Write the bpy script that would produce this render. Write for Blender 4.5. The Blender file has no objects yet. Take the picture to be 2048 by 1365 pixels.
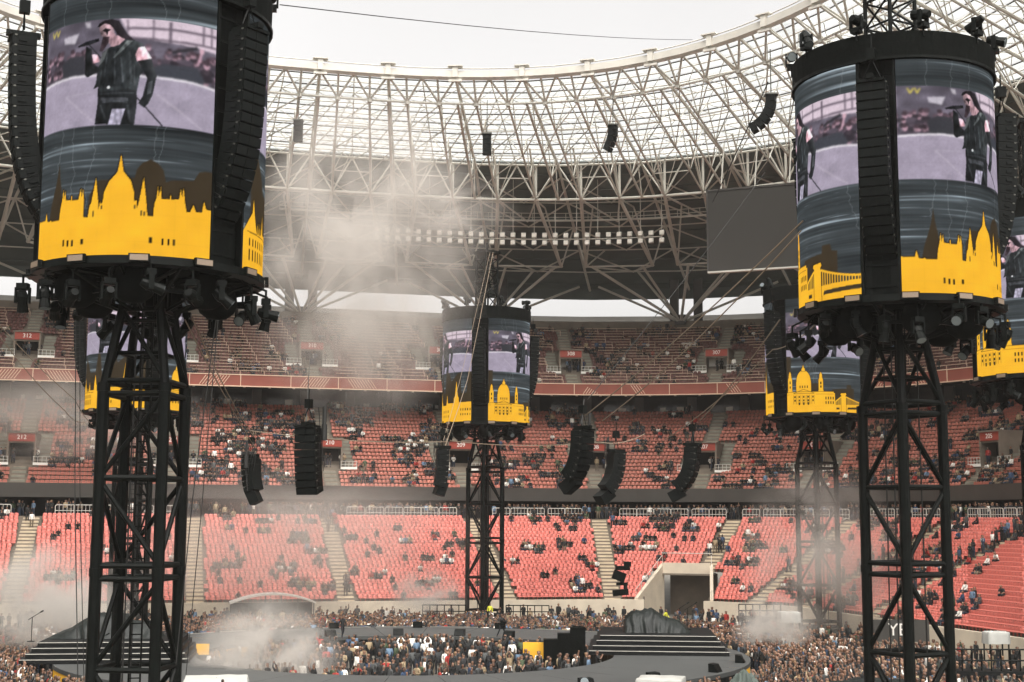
import bpy, math, random
import numpy as np
from mathutils import Matrix, Vector
random.seed(7)
rng = np.random.default_rng(11)
SC = bpy.context.scene
COL = SC.collection
R = math.radians

# ------------------------------------------------------------------ camera
IW, IH, FPX, YH = 2048.0, 1365.0, 2800.0, 1040.0
CAMZ = 10.5
PITCH = math.atan((YH - IH / 2) / FPX)
ROLL = R(0.3)
CM = Matrix.Rotation(math.pi / 2 + PITCH, 4, 'X') @ Matrix.Rotation(ROLL, 4, 'Z')
cam_data = bpy.data.cameras.new('camera')
cam = bpy.data.objects.new('camera', cam_data)
cam.matrix_world = Matrix.Translation((0, 0, CAMZ)) @ CM
cam_data.sensor_width = 36.0
cam_data.lens = 36.0 * FPX / IW
cam_data.clip_start = 0.5
cam_data.clip_end = 3000
COL.objects.link(cam)
SC.camera = cam

# ------------------------------------------------------------------ sky, sun, exposure
EXPO = 1.05
world = bpy.data.worlds.new('World')
SC.world = world
world.use_nodes = True
nt = world.node_tree
nt.nodes.clear()
SUN_EL, SUN_AZ = R(58), R(-35)        # high soft sun behind thin cloud, from behind the left shoulder
sky = nt.nodes.new('ShaderNodeTexSky')
sky.sky_type = 'NISHITA'
sky.sun_disc = False
sky.sun_elevation = SUN_EL
sky.sun_rotation = math.pi + SUN_AZ
sky.air_density = 1.0
sky.dust_density = 6.0
hsv = nt.nodes.new('ShaderNodeHueSaturation')
hsv.inputs['Saturation'].default_value = 0.07
tint = nt.nodes.new('ShaderNodeMix')
tint.data_type = 'RGBA'
tint.blend_type = 'MULTIPLY'
tint.inputs[0].default_value = 1.0
tint.inputs[7].default_value = (1.0, 0.972, 0.945, 1)
bg = nt.nodes.new('ShaderNodeBackground')
bg.inputs['Strength'].default_value = 0.15
wo = nt.nodes.new('ShaderNodeOutputWorld')
nt.links.new(sky.outputs[0], hsv.inputs['Color'])
cn = nt.nodes.new('ShaderNodeTexNoise')          # faint tone in the cloud cover
cn.inputs['Scale'].default_value = 2.2
cn.inputs['Detail'].default_value = 4
cr_ = nt.nodes.new('ShaderNodeMapRange')
cr_.inputs[1].default_value = .3; cr_.inputs[2].default_value = .7
cr_.inputs[3].default_value = .98; cr_.inputs[4].default_value = 1.12
tcw = nt.nodes.new('ShaderNodeTexCoord')
nt.links.new(tcw.outputs['Generated'], cn.inputs['Vector'])
nt.links.new(cn.outputs['Fac'], cr_.inputs[0])
cm_ = nt.nodes.new('ShaderNodeVectorMath'); cm_.operation = 'SCALE'
nt.links.new(hsv.outputs[0], cm_.inputs[0])
nt.links.new(cr_.outputs[0], cm_.inputs['Scale'])
nt.links.new(cm_.outputs[0], tint.inputs[6])
nt.links.new(tint.outputs[2], bg.inputs['Color'])
nt.links.new(bg.outputs[0], wo.inputs[0])
sun_data = bpy.data.lights.new('sun', 'SUN')
sun_data.energy = 1.2
sun_data.angle = R(22)
sun_data.color = (1.0, 0.95, 0.88)
sun = bpy.data.objects.new('sun', sun_data)
sd = Vector((math.sin(SUN_AZ) * math.cos(SUN_EL), -math.cos(SUN_AZ) * math.cos(SUN_EL), math.sin(SUN_EL)))
sun.rotation_euler = sd.to_track_quat('Z', 'Y').to_euler()
sun.location = (0, 60, 120)
COL.objects.link(sun)
SC.view_settings.view_transform = 'Standard'
SC.view_settings.look = 'None'
SC.view_settings.exposure = EXPO
SC.view_settings.gamma = 1.0
SC.view_settings.use_curve_mapping = False
SC.cycles.use_denoising = True
SC.cycles.max_bounces = 6
SC.cycles.diffuse_bounces = 3
SC.cycles.transparent_max_bounces = 12
SC.cycles.volume_bounces = 1
SC.cycles.volume_step_rate = 4.0
SC.cycles.volume_max_steps = 64

# ------------------------------------------------------------------ helpers
CMI = np.array(CM.to_3x3())
CAMP = np.array([0, 0, CAMZ])

def P(px, py, Y):
    """world point seen at photo pixel (px, py) at forward distance Y"""
    d = CMI @ np.array([(px - IW / 2) / FPX, (IH / 2 - py) / FPX, -1.0])
    return CAMP + d * (Y / d[1])

def proj(p):
    p = np.atleast_2d(p) - CAMP
    c = p @ CMI
    dz = np.maximum(-c[:, 2], 1e-3)
    return np.stack([IW / 2 + FPX * c[:, 0] / dz, IH / 2 - FPX * c[:, 1] / dz, -c[:, 2]], 1)

def lin(r, g, b):
    def f(c):
        c /= 255.0
        return c / 12.92 if c <= 0.04045 else ((c + 0.055) / 1.055) ** 2.4
    return (f(r), f(g), f(b))

def mat(name, col, rough=0.6, metal=0.0, var=0.0, scale=3.0, bump=0.0, bscale=20.0, spec=0.5):
    m = bpy.data.materials.new(name)
    m.use_nodes = True
    n = m.node_tree
    b = n.nodes['Principled BSDF']
    b.inputs['Base Color'].default_value = (*col, 1)
    b.inputs['Roughness'].default_value = rough
    b.inputs['Metallic'].default_value = metal
    b.inputs['Specular IOR Level'].default_value = spec
    tc = None
    if var > 0 or bump > 0:
        tc = n.nodes.new('ShaderNodeTexCoord')
    if var > 0:
        t = n.nodes.new('ShaderNodeTexNoise')
        t.inputs['Scale'].default_value = scale
        t.inputs['Detail'].default_value = 5
        r = n.nodes.new('ShaderNodeValToRGB')
        r.color_ramp.elements[0].position = 0.3
        r.color_ramp.elements[1].position = 0.72
        r.color_ramp.elements[0].color = (*[c * (1 - var) for c in col], 1)
        r.color_ramp.elements[1].color = (*[min(1, c * (1 + var)) for c in col], 1)
        n.links.new(tc.outputs['Object'], t.inputs['Vector'])
        n.links.new(t.outputs['Fac'], r.inputs[0])
        n.links.new(r.outputs[0], b.inputs['Base Color'])
    if bump > 0:
        t2 = n.nodes.new('ShaderNodeTexNoise')
        t2.inputs['Scale'].default_value = bscale
        t2.inputs['Detail'].default_value = 4
        bp = n.nodes.new('ShaderNodeBump')
        bp.inputs['Strength'].default_value = bump
        bp.inputs['Distance'].default_value = 0.05
        n.links.new(tc.outputs['Object'], t2.inputs['Vector'])
        n.links.new(t2.outputs['Fac'], bp.inputs['Height'])
        n.links.new(bp.outputs[0], b.inputs['Normal'])
    return m

def wloc(o):
    v = Vector((0, 0, 0))
    while o is not None:
        v = v + o.location
        o = o.parent
    return np.array(v)

def tag(o, label=None, cat=None, group=None, kind=None):
    if label: o['label'] = label
    if cat: o['category'] = cat
    if group: o['group'] = group
    if kind: o['kind'] = kind
    return o

def empty(name, loc, label=None, cat=None, group=None, rz=0.0):
    o = bpy.data.objects.new(name, None)
    o.location = loc
    o.rotation_euler = (0, 0, rz)
    o.empty_display_size = 0.3
    COL.objects.link(o)
    return tag(o, label, cat, group)

def inst(name, mesh, parent=None, loc=(0, 0, 0), rz=0.0, rot=None, scale=None):
    o = bpy.data.objects.new(name, mesh)
    o.location = loc
    o.rotation_euler = rot if rot is not None else (0, 0, rz)
    if scale is not None:
        o.scale = scale
    if parent is not None:
        o.parent = parent
    COL.objects.link(o)
    return o

def fast_mesh(name, V, F, mats, mi=None, smooth=False):
    """V (n,3), F (m,k) uniform polygons"""
    V = np.asarray(V, np.float32)
    F = np.asarray(F, np.int32)
    me = bpy.data.meshes.new(name)
    k = F.shape[1]
    me.vertices.add(len(V))
    me.vertices.foreach_set('co', V.ravel())
    me.loops.add(F.size)
    me.loops.foreach_set('vertex_index', F.ravel())
    me.polygons.add(len(F))
    me.polygons.foreach_set('loop_start', np.arange(0, F.size, k, dtype=np.int32))
    for m in mats:
        me.materials.append(m)
    if mi is not None:
        me.polygons.foreach_set('material_index', np.asarray(mi, np.int32))
    if smooth:
        me.polygons.foreach_set('use_smooth', np.ones(len(F), bool))
    me.update(calc_edges=True)
    me.validate()
    return me

BOXV = np.array([[-1, -1, -1], [1, -1, -1], [1, 1, -1], [-1, 1, -1], [-1, -1, 1], [1, -1, 1], [1, 1, 1], [-1, 1, 1]], float) * 0.5
BOXF = [(0, 3, 2, 1), (4, 5, 6, 7), (0, 1, 5, 4), (1, 2, 6, 5), (2, 3, 7, 6), (3, 0, 4, 7)]

def rotz(a):
    c, s = math.cos(a), math.sin(a)
    return np.array([[c, -s, 0], [s, c, 0], [0, 0, 1]])

def rotx(a):
    c, s = math.cos(a), math.sin(a)
    return np.array([[1, 0, 0], [0, c, -s], [0, s, c]])

def roty(a):
    c, s = math.cos(a), math.sin(a)
    return np.array([[c, 0, s], [0, 1, 0], [-s, 0, c]])

class MB:
    def __init__(self):
        self.v, self.f, self.m, self.n = [], [], [], 0

    def add(self, V, F, mi=0):
        V = np.asarray(V, float)
        self.v.append(V)
        self.f += [tuple(i + self.n for i in f) for f in F]
        self.m += [mi] * len(F)
        self.n += len(V)
        return self

    def box(self, c, s, rot=None, mi=0, taper=None):
        V = BOXV * np.array(s, float)
        if taper is not None:
            V[4:, :2] *= taper
        if rot is not None:
            V = V @ np.asarray(rot).T
        return self.add(V + np.array(c, float), BOXF, mi)

    def tube(self, p0, p1, r, r1=None, n=6, mi=0, cap=True):
        p0, p1 = np.array(p0, float), np.array(p1, float)
        r1 = r if r1 is None else r1
        d = p1 - p0
        L = np.linalg.norm(d)
        if L < 1e-6:
            return self
        d /= L
        a = np.cross(d, [0, 0, 1] if abs(d[2]) < 0.9 else [1, 0, 0])
        a /= np.linalg.norm(a)
        b = np.cross(d, a)
        t = np.arange(n) * 2 * math.pi / n
        ring = np.outer(np.cos(t), a) + np.outer(np.sin(t), b)
        V = np.vstack([p0 + ring * r, p1 + ring * r1])
        F = [(i, (i + 1) % n, n + (i + 1) % n, n + i) for i in range(n)]
        if cap:
            F += [tuple(range(n))[::-1], tuple(range(n, 2 * n))]
        return self.add(V, F, mi)

    def path(self, pts, r, n=5, mi=0):
        for a, b in zip(pts[:-1], pts[1:]):
            self.tube(a, b, r, n=n, mi=mi, cap=False)
        return self

    def lathe(self, c, prof, n=24, mi=0, a0=0.0, a1=2 * math.pi):
        full = abs(a1 - a0 - 2 * math.pi) < 1e-6
        k = n if full else n + 1
        t = a0 + (a1 - a0) * np.arange(k) / n
        V, F = [], []
        for (r, z) in prof:
            V.append(np.stack([c[0] + r * np.cos(t), c[1] + r * np.sin(t), np.full(k, c[2] + z)], 1))
        for j in range(len(prof) - 1):
            for i in range(n):
                i2 = (i + 1) % k
                F.append((j * k + i, j * k + i2, (j + 1) * k + i2, (j + 1) * k + i))
        return self.add(np.vstack(V), F, mi)

    def mesh(self, name, mats, smooth=False, origin=None):
        V = np.vstack(self.v)
        if origin is not None:
            V = V - np.asarray(origin)
        me = bpy.data.meshes.new(name)
        me.from_pydata(V.tolist(), [], self.f)
        for m in (mats if isinstance(mats, (list, tuple)) else [mats]):
            me.materials.append(m)
        me.polygons.foreach_set('material_index', np.array(self.m, np.int32))
        if smooth:
            me.polygons.foreach_set('use_smooth', np.ones(len(self.f), bool))
        me.update()
        return me

    def build(self, name, mats, parent=None, smooth=False, kind=None):
        """coordinates given in world space; the parent chain must be unrotated"""
        V = np.vstack(self.v)
        if parent is None:
            org = np.array([(V[:, 0].min() + V[:, 0].max()) / 2, (V[:, 1].min() + V[:, 1].max()) / 2, V[:, 2].min()])
            return tag(inst(name, self.mesh(name, mats, smooth, org), None, org), kind=kind)
        return tag(inst(name, self.mesh(name, mats, smooth, wloc(parent)), parent), kind=kind)

# ------------------------------------------------------------------ materials
M = {}
M['grass'] = mat('pitch cover', lin(96, 92, 84), 0.9, var=0.2, scale=0.4)
M['concrete'] = mat('terrace concrete', lin(118, 108, 96), 0.85, var=0.18, scale=0.8)
M['stair'] = mat('stair concrete', lin(196, 182, 158), 0.85, var=0.15, scale=1.5)
M['stair_grey'] = mat('grey stair', lin(128, 126, 114), 0.85, var=0.18, scale=1.2)
M['wallpale'] = mat('pale wall', lin(205, 192, 172), 0.8, var=0.12, scale=0.7)
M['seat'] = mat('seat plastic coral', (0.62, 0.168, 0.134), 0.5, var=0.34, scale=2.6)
M['seat_mid'] = mat('seat plastic mid shade', (0.40, 0.132, 0.092), 0.55, var=0.36, scale=2.6)  # same red seats, some roof shade put into the base colour
M['seat_up'] = mat('seat plastic upper shade', (0.14, 0.056, 0.046), 0.6, var=0.36, scale=2.6)  # same red again, darkened further to carry the shade under the roof
M['fascia'] = mat('grey fascia', lin(66, 64, 60), 0.55, var=0.1, scale=0.5)
M['redband'] = mat('red fascia band', lin(150, 84, 70), 0.6, var=0.08, scale=0.6)
M['cream'] = mat('cream line', lin(232, 205, 178), 0.6)
M['rail'] = mat('galvanised rail', lin(200, 197, 188), 0.45)
M['uprail'] = mat('seat rail', lin(205, 176, 154), 0.5)
M['sign'] = mat('section sign red', lin(150, 62, 48), 0.55, var=0.08, scale=3)
M['white'] = mat('white paint', lin(240, 236, 228), 0.6)
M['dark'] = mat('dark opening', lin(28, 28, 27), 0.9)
M['glassdark'] = mat('suite glass', lin(40, 42, 42), 0.12)
M['steel'] = mat('roof steel', lin(206, 202, 192), 0.5, var=0.08, scale=0.6)
M['soffit'] = mat('roof soffit', lin(98, 105, 102), 0.8, var=0.2, scale=0.25)
M['black'] = mat('black steel', (0.0035, 0.0046, 0.0040), 0.42, var=0.35, scale=2.0, spec=0.09)
M['blackmat'] = mat('black fabric', (0.0035, 0.0045, 0.0040), 0.85, var=0.3, scale=2.0, bump=0.3, bscale=6, spec=0.05)
M['cab'] = mat('speaker cabinet', (0.0045, 0.0058, 0.0054), 0.5, var=0.3, scale=4, spec=0.10)
M['grille'] = mat('speaker grille', (0.006, 0.0075, 0.0072), 0.7, var=0.4, scale=40, spec=0.08)
M['metal'] = mat('bare rigging metal', lin(96, 96, 90), 0.4, metal=0.5)
M['lens'] = mat('lamp lens', lin(120, 128, 130), 0.08, metal=0.4)
M['strobe'] = mat('strobe face', lin(128, 112, 96), 0.4, var=0.1, scale=20)
M['deck'] = mat('stage deck', lin(66, 68, 67), 0.6, var=0.14, scale=0.35)
M['decktrim'] = mat('stage trim', lin(205, 200, 190), 0.6)
M['step'] = mat('black riser', lin(15, 17, 17), 0.6, var=0.2, scale=1, spec=0.2)
M['tarp'] = mat('dark tarpaulin', lin(17, 23, 21), 0.5, var=0.35, scale=1.2, bump=0.8, bscale=3, spec=0.3)
M['whitetarp'] = mat('white sheet', lin(176, 176, 170), 0.7, var=0.06, scale=1.5, bump=0.4, bscale=3)
M['yellow'] = mat('yellow cloth', lin(238, 178, 46), 0.7, var=0.08, scale=1.5)
M['cable'] = mat('pale rope', lin(130, 114, 96), 0.7)
M['cabledark'] = mat('dark cable', lin(30, 30, 28), 0.6)
M['board'] = mat('video board face', lin(50, 47, 42), 0.55, var=0.05, scale=0.3)
M['flood'] = mat('floodlight glass', lin(240, 232, 220), 0.25)
M['canvas'] = mat('green canvas', lin(78, 88, 82), 0.7, var=0.2, scale=1.0, bump=0.4, bscale=4)
M['outer'] = mat('outer canopy', lin(205, 205, 198), 0.6)
M['hivis'] = mat('hi-vis yellow', lin(214, 214, 60), 0.6)
SKINS = [mat('skin tone one', lin(128, 95, 75), 0.6), mat('skin tone two', lin(106, 76, 60), 0.6), mat('skin tone three', lin(146, 112, 92), 0.6)]
HAIRS = [mat('hair dark', lin(34, 28, 24), 0.6), mat('hair brown', lin(78, 54, 38), 0.6), mat('hair blond', lin(124, 96, 64), 0.6),
         mat('hair grey', lin(112, 106, 98), 0.6), mat('shaved head', lin(126, 92, 72), 0.55)]
HAIRN = ['dark hair', 'brown hair', 'blond hair', 'grey hair', 'a shaved head']
SHIRTC = [((24, 25, 25), 'black'), ((30, 30, 32), 'faded black'), ((44, 46, 48), 'charcoal'), ((72, 74, 74), 'grey'), ((226, 222, 214), 'white'),
          ((48, 66, 92), 'blue'), ((150, 44, 38), 'red'), ((150, 132, 104), 'beige'), ((62, 74, 52), 'olive'), ((96, 118, 140), 'pale blue')]
SHIRTS = [mat('shirt ' + n, lin(*c), 0.85) for c, n in SHIRTC]
SHIRTW = np.array([0.40, 0.16, 0.1, 0.07, 0.08, 0.05, 0.025, 0.05, 0.035, 0.03])
SHIRTW /= SHIRTW.sum()
TROUC = [((26, 27, 30), 'black'), ((42, 50, 64), 'blue'), ((110, 100, 84), 'tan'), ((60, 62, 64), 'grey')]
TROUS = [mat('trousers ' + n, lin(*c), 0.85) for c, n in TROUC]
SHOE = mat('shoes', lin(30, 28, 27), 0.7)

def panel_material():
    m = bpy.data.materials.new('polycarbonate roof panel')
    m.use_nodes = True
    n = m.node_tree
    n.nodes.clear()
    o = n.nodes.new('ShaderNodeOutputMaterial')
    tr = n.nodes.new('ShaderNodeBsdfTranslucent')
    tr.inputs[0].default_value = (0.80, 0.81, 0.80, 1)
    tp = n.nodes.new('ShaderNodeBsdfTransparent')
    tp.inputs[0].default_value = (0.84, 0.86, 0.85, 1)
    mx = n.nodes.new('ShaderNodeMixShader')
    tc = n.nodes.new('ShaderNodeTexCoord')
    ns = n.nodes.new('ShaderNodeTexNoise')
    ns.inputs['Scale'].default_value = 0.35
    mr = n.nodes.new('ShaderNodeMapRange')
    mr.inputs[1].default_value = 0.3
    mr.inputs[2].default_value = 0.7
    mr.inputs[3].default_value = 0.55
    mr.inputs[4].default_value = 0.85
    n.links.new(tc.outputs['Object'], ns.inputs['Vector'])
    n.links.new(ns.outputs['Fac'], mr.inputs[0])
    n.links.new(mr.outputs[0], mx.inputs[0])
    n.links.new(tr.outputs[0], mx.inputs[1])
    n.links.new(tp.outputs[0], mx.inputs[2])
    n.links.new(mx.outputs[0], o.inputs[0])
    return m
M['poly'] = panel_material()

def screen_material():
    m = bpy.data.materials.new('video screen')
    m.use_nodes = True
    n = m.node_tree
    n.nodes.clear()
    o = n.nodes.new('ShaderNodeOutputMaterial')
    at = n.nodes.new('ShaderNodeAttribute')
    at.attribute_name = 'picture'
    e = n.nodes.new('ShaderNodeEmission')
    e.inputs['Strength'].default_value = 0.97 / (2 ** EXPO)
    n.links.new(at.outputs['Color'], e.inputs[0])
    n.links.new(e.outputs[0], o.inputs[0])
    return m
M['screen'] = screen_material()

# ------------------------------------------------------------------ the bowl's plan: a rounded rectangle turned 14 degrees
BC = np.array([-5.0, 100.0])
AX = R(14)
VH = np.array([math.cos(AX), math.sin(AX)])
UH = np.array([-math.sin(AX), math.cos(AX)])
HV, HU, CR, HL = 42.2, 47.3, 18.0, 60.0      # half width to the right, half length, corner radius, half width to the left

def base_curve():
    pts, nrm = [], []
    st = 0.25
    for u in np.arange(-34, HU - CR, st):
        pts.append((HV, u)); nrm.append((1, 0))
    for a in np.arange(0, math.pi / 2, st / CR):
        pts.append((HV - CR + CR * math.cos(a), HU - CR + CR * math.sin(a))); nrm.append((math.cos(a), math.sin(a)))
    for v in np.arange(HV - CR, -(HL - CR), -st):
        pts.append((v, HU)); nrm.append((0, 1))
    for a in np.arange(math.pi / 2, math.pi, st / CR):
        pts.append((-(HL - CR) + CR * math.cos(a), HU - CR + CR * math.sin(a))); nrm.append((math.cos(a), math.sin(a)))
    for u in np.arange(HU - CR, -10, -st):
        pts.append((-HL, u)); nrm.append((-1, 0))
    pts, nrm = np.array(pts), np.array(nrm)
    Wp = BC + np.outer(pts[:, 0], VH) + np.outer(pts[:, 1], UH)
    Wn = np.outer(nrm[:, 0], VH) + np.outer(nrm[:, 1], UH)
    return Wp, Wn
BP, BN = base_curve()
NB = len(BP)

def off(d, idx=None):
    """points of the curve d metres outside the front wall"""
    if idx is None:
        return BP + BN * d
    i = np.clip(np.asarray(idx, float), 0, NB - 1.001)
    j = i.astype(int)
    t = (i - j)[..., None]
    p = BP[j] * (1 - t) + BP[j + 1] * t
    n = BN[j] * (1 - t) + BN[j + 1] * t
    return p + n * d

def nrm_at(i):
    j = int(np.clip(i, 0, NB - 1))
    return BN[j]

def s_at(px, d, z):
    """index along the curve whose point (d, z) is seen at photo column px"""
    q = proj(np.column_stack([off(d), np.full(NB, z)]))
    ok = q[:, 2] > 5
    k = np.where(ok, np.abs(q[:, 0] - px), 1e9)
    return int(np.argmin(k))

def arclen(d):
    p = off(d)
    return np.concatenate([[0], np.cumsum(np.linalg.norm(np.diff(p, axis=0), axis=1))])

def ribbon(profile, i0=0, i1=None, step=5):
    """extrude a (d, z) profile along the curve"""
    i1 = NB - 1 if i1 is None else i1
    idx = np.unique(np.append(np.arange(i0, i1, step), i1))
    V = []
    for (d, z) in profile:
        V.append(np.column_stack([off(d, idx), np.full(len(idx), z)]))
    k = len(idx)
    F = []
    for j in range(len(profile) - 1):
        for i in range(k - 1):
            F.append((j * k + i, j * k + i + 1, (j + 1) * k + i + 1, (j + 1) * k + i))
    return np.vstack(V), F
# ------------------------------------------------------------------ ground
g = MB()
gx = np.linspace(-700, 700, 15)
GV = np.array([[x, y, 0.0] for y in np.linspace(-300, 1100, 15) for x in gx])
GF = [(j * 15 + i, j * 15 + i + 1, (j + 1) * 15 + i + 1, (j + 1) * 15 + i) for j in range(14) for i in range(14)]
g.add(GV, GF)
g.build('ground', M['grass'], kind='structure')

# ------------------------------------------------------------------ text as mesh
def text_mesh(txt, size, mtl):
    cu = bpy.data.curves.new('text', 'FONT')
    cu.body = txt
    cu.size = size
    cu.align_x = 'CENTER'
    cu.align_y = 'CENTER'
    cu.extrude = 0.01
    o = bpy.data.objects.new('text', cu)
    COL.objects.link(o)
    dg = bpy.context.evaluated_depsgraph_get()
    me = bpy.data.meshes.new_from_object(o.evaluated_get(dg))
    bpy.data.objects.remove(o)
    bpy.data.curves.remove(cu)
    me.materials.clear()
    me.materials.append(mtl)
    return me

# ------------------------------------------------------------------ seat
def seat_mesh(mtl):
    b = MB()
    # pan with a dished front lip, back shell with a rounded top, seen as a moulded tip-up seat
    b.box((0, -0.02, 0.37), (0.45, 0.38, 0.05), rotx(R(6)))
    V = np.array([[-.215, .17, .33], [.215, .17, .33], [-.228, .19, .54], [.228, .19, .54], [-.20, .21, .67], [.20, .21, .67], [-.12, .22, .72], [.12, .22, .72]])
    V2 = V + np.array([0, .045, -.01])
    F = [(0, 1, 3, 2), (2, 3, 5, 4), (4, 5, 7, 6), (6, 7, 15, 14), (4, 6, 14, 12), (7, 5, 13, 15), (2, 4, 12, 10), (5, 3, 11, 13), (9, 8, 10, 11), (11, 10, 12, 13), (13, 12, 14, 15)]
    b.add(np.vstack([V, V2]), F)
    b.box((0, 0.10, 0.20), (0.06, 0.10, 0.36))
    return b

TIERS = {
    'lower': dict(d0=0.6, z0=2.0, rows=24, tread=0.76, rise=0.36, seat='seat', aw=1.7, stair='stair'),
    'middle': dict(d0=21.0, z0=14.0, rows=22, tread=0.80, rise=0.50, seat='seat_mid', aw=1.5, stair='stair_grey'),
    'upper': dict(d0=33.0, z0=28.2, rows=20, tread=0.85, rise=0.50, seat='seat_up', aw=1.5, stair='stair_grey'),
}
TIERS['lower']['aisles'] = [s_at(x, 9, 6) for x in (-260, 42, 388, 675, 985, 1212, 1425, 1600, 1745, 1900)]
TIERS['middle']['portals'] = [(s_at(x, 27, 19), n) for x, n in ((-240, '213'), (48, '212'), (345, '211'), (655, '210'), (915, '209'), (1190, '208'), (1408, '207'), (1640, '206'), (2012, '205'))]
TIERS['upper']['portals'] = [(s_at(x, 38, 32), n) for x, n in ((-230, '313'), (55, '312'), (345, '311'), (620, '310'), (876, '309'), (1143, '308'), (1433, '307'), (1690, '306'))]
TIERS['middle']['pr'] = (5, 12)
TIERS['upper']['pr'] = (4, 10)
for k in ('middle', 'upper'):
    TIERS[k]['aisles'] = [p[0] for p in TIERS[k]['portals']]
TIERS['lower']['portals'] = []

mid0 = off(0, [NB * 0.5])[0]
LABELS = {'lower': 'lowest tier of bright coral red seats with pale concrete stairs around the pitch',
          'middle': 'middle tier of red seats toned for roof shade above the dark grey fascia beam',
          'upper': 'steep upper tier of red seats toned for shade and pale rails above the red band'}
SEATPOS = {}

def frame_at(i):
    n = nrm_at(i)
    t = np.array([n[1], -n[0]])        # along the row, to the right when facing the stand from the pitch
    return t, n

def pt(i, along, d, z):
    t, n = frame_at(i)
    p = off(0, [i])[0] + t * along + n * d
    return np.array([p[0], p[1], z])

def rot_at(i):
    t, n = frame_at(i)
    return np.array([[t[0], n[0], 0], [t[1], n[1], 0], [0, 0, 1]])

for key, T in TIERS.items():
    root = empty(key + '_tier', (mid0[0], mid0[1], 0), LABELS[key], 'grandstand')
    T['root'] = root
    d0, z0, rows, tr, rs = T['d0'], T['z0'], T['rows'], T['tread'], T['rise']
    prof = [(d0 - 0.01, z0 - (2.0 if key == 'lower' else 0.8))]
    for j in range(rows):
        prof += [(d0 + j * tr, z0 + j * rs), (d0 + (j + 1) * tr, z0 + j * rs)]
    dend, zend = d0 + rows * tr, z0 + rows * rs
    prof += [(dend, zend)]
    if key == 'lower':
        prof += [(24.2, zend)]
    if key == 'lower':      # leave the tunnel mouth open
        ti = s_at(1362, 3, 4)
        iL, iR = ti - 13, ti + 13
        tb = MB()
        tb.add(*ribbon(prof, 0, iL, 6)).add(*ribbon(prof, iR, NB - 1, 6)).add(*ribbon(prof[17:], iL, iR, 4))
        tb.build('terrace', M['concrete'], root)
    else:
        MB().add(*ribbon(prof, step=6)).build('terrace', M['concrete'], root)
    # seats
    tmpl = seat_mesh(None)
    TV = np.vstack(tmpl.v)
    TF4 = np.array([f for f in tmpl.f])
    pos, rots = [], []
    for j in range(rows):
        if key == 'upper' and j >= rows - 1:
            continue
        d = d0 + j * tr + 0.47
        al = arclen(d)
        s = np.arange(0.3 + (j % 2) * .25 + rng.uniform(-.08, .08), al[-1], 0.5)
        idx = np.interp(s, al, np.arange(NB))
        keep = np.ones(len(s), bool)
        for a in T['aisles']:
            keep &= np.abs(s - al[a]) > T['aw'] / 2 + 0.25
        if T['portals']:
            r0, r1 = T['pr']
            if r0 - 1 <= j <= r1:
                for a, _ in T['portals']:
                    keep &= np.abs(s - al[a]) > (3.1 if j >= r0 else 2.2)
        p = off(d, idx)[keep]
        nn = BN[np.clip(idx[keep].astype(int), 0, NB - 1)]
        pos.append(np.column_stack([p, np.full(len(p), z0 + j * rs)]))
        rots.append(np.column_stack([nn, np.full(len(p), j)]))
    pos, nn = np.vstack(pos), np.vstack(rots)
    if key == 'lower':      # seats taken out for the tunnel mouth
        tun = pt(s_at(1362, 3, 4), 0, 4, 0)
        tt, tn = frame_at(s_at(1362, 3, 4))
        rel = pos[:, :2] - tun[:2]
        keep = ~((np.abs(rel @ tt) < 4.0) & (rel @ tn < 2.6))
        pos, nn = pos[keep], nn[keep]
    q = proj(pos)
    inv = (q[:, 0] > -120) & (q[:, 0] < 2170) & (q[:, 1] < 1400)
    pos, nn, q = pos[inv], nn[inv], q[inv]
    SEATPOS[key] = (pos, nn)
    vis = (q[:, 0] > 5) & (q[:, 0] < 2040) & ~((np.abs(q[:, 0] - 1820) < 110) & (q[:, 1] > 640))
    order = np.argsort(np.where(vis, q[:, 2], 1e9))
    single = order[:300]
    rest = np.setdiff1d(np.arange(len(pos)), single)
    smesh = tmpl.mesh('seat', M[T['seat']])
    off0 = wloc(root)
    for i in single:
        inst('seat', smesh, root, pos[i] - off0, rz=math.atan2(-nn[i, 0], nn[i, 1]))
    p, n2 = pos[rest], nn[rest]
    X = np.column_stack([n2[:, 1], -n2[:, 0]])
    jit = rng.normal(0, 0.008, (len(p), 3))
    Vx = (p[:, None, :2] + TV[None, :, 0, None] * X[:, None, :] + TV[None, :, 1, None] * n2[:, None, :2])
    Vz = p[:, None, 2] + TV[None, :, 2]
    VV = np.concatenate([Vx, Vz[..., None]], 2) + jit[:, None, :] - off0
    FF = (TF4[None] + (np.arange(len(p)) * len(TV))[:, None, None]).reshape(-1, 4)
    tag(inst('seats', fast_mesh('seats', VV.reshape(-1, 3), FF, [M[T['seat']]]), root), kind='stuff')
    # stairs
    for a in T['aisles']:
        b = MB()
        Rm = rot_at(a)
        for j in range(rows):
            if T['portals'] and T['pr'][0] <= j <= T['pr'][1]:
                if j == T['pr'][0]:
                    b.build('stairway', [M[T['stair']], M['cream']], root)
                    b = MB()
                continue
            z = z0 + j * rs
            if key == 'lower' and j < 8:
                e = pt(a, 0, 0, 0)[:2] - pt(ti, 0, 0, 0)[:2]
                if abs(e @ frame_at(ti)[0]) < 4.4 and np.linalg.norm(e) < 6:
                    continue
            b.box(pt(a, 0, d0 + (j + .25) * tr, z + 0.0), (T['aw'], tr * .5 - .01, 0.06), Rm)
            b.box(pt(a, 0, d0 + (j + .75) * tr, z + rs * .25), (T['aw'], tr * .5 - .01, rs * .5), Rm)
            b.box(pt(a, 0, d0 + (j + .53) * tr, z + rs * .5 + 0.006), (T['aw'] - .1, 0.05, 0.012), Rm, 1)
        b.build('stairway', [M[T['stair']], M['cream']], root)
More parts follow.
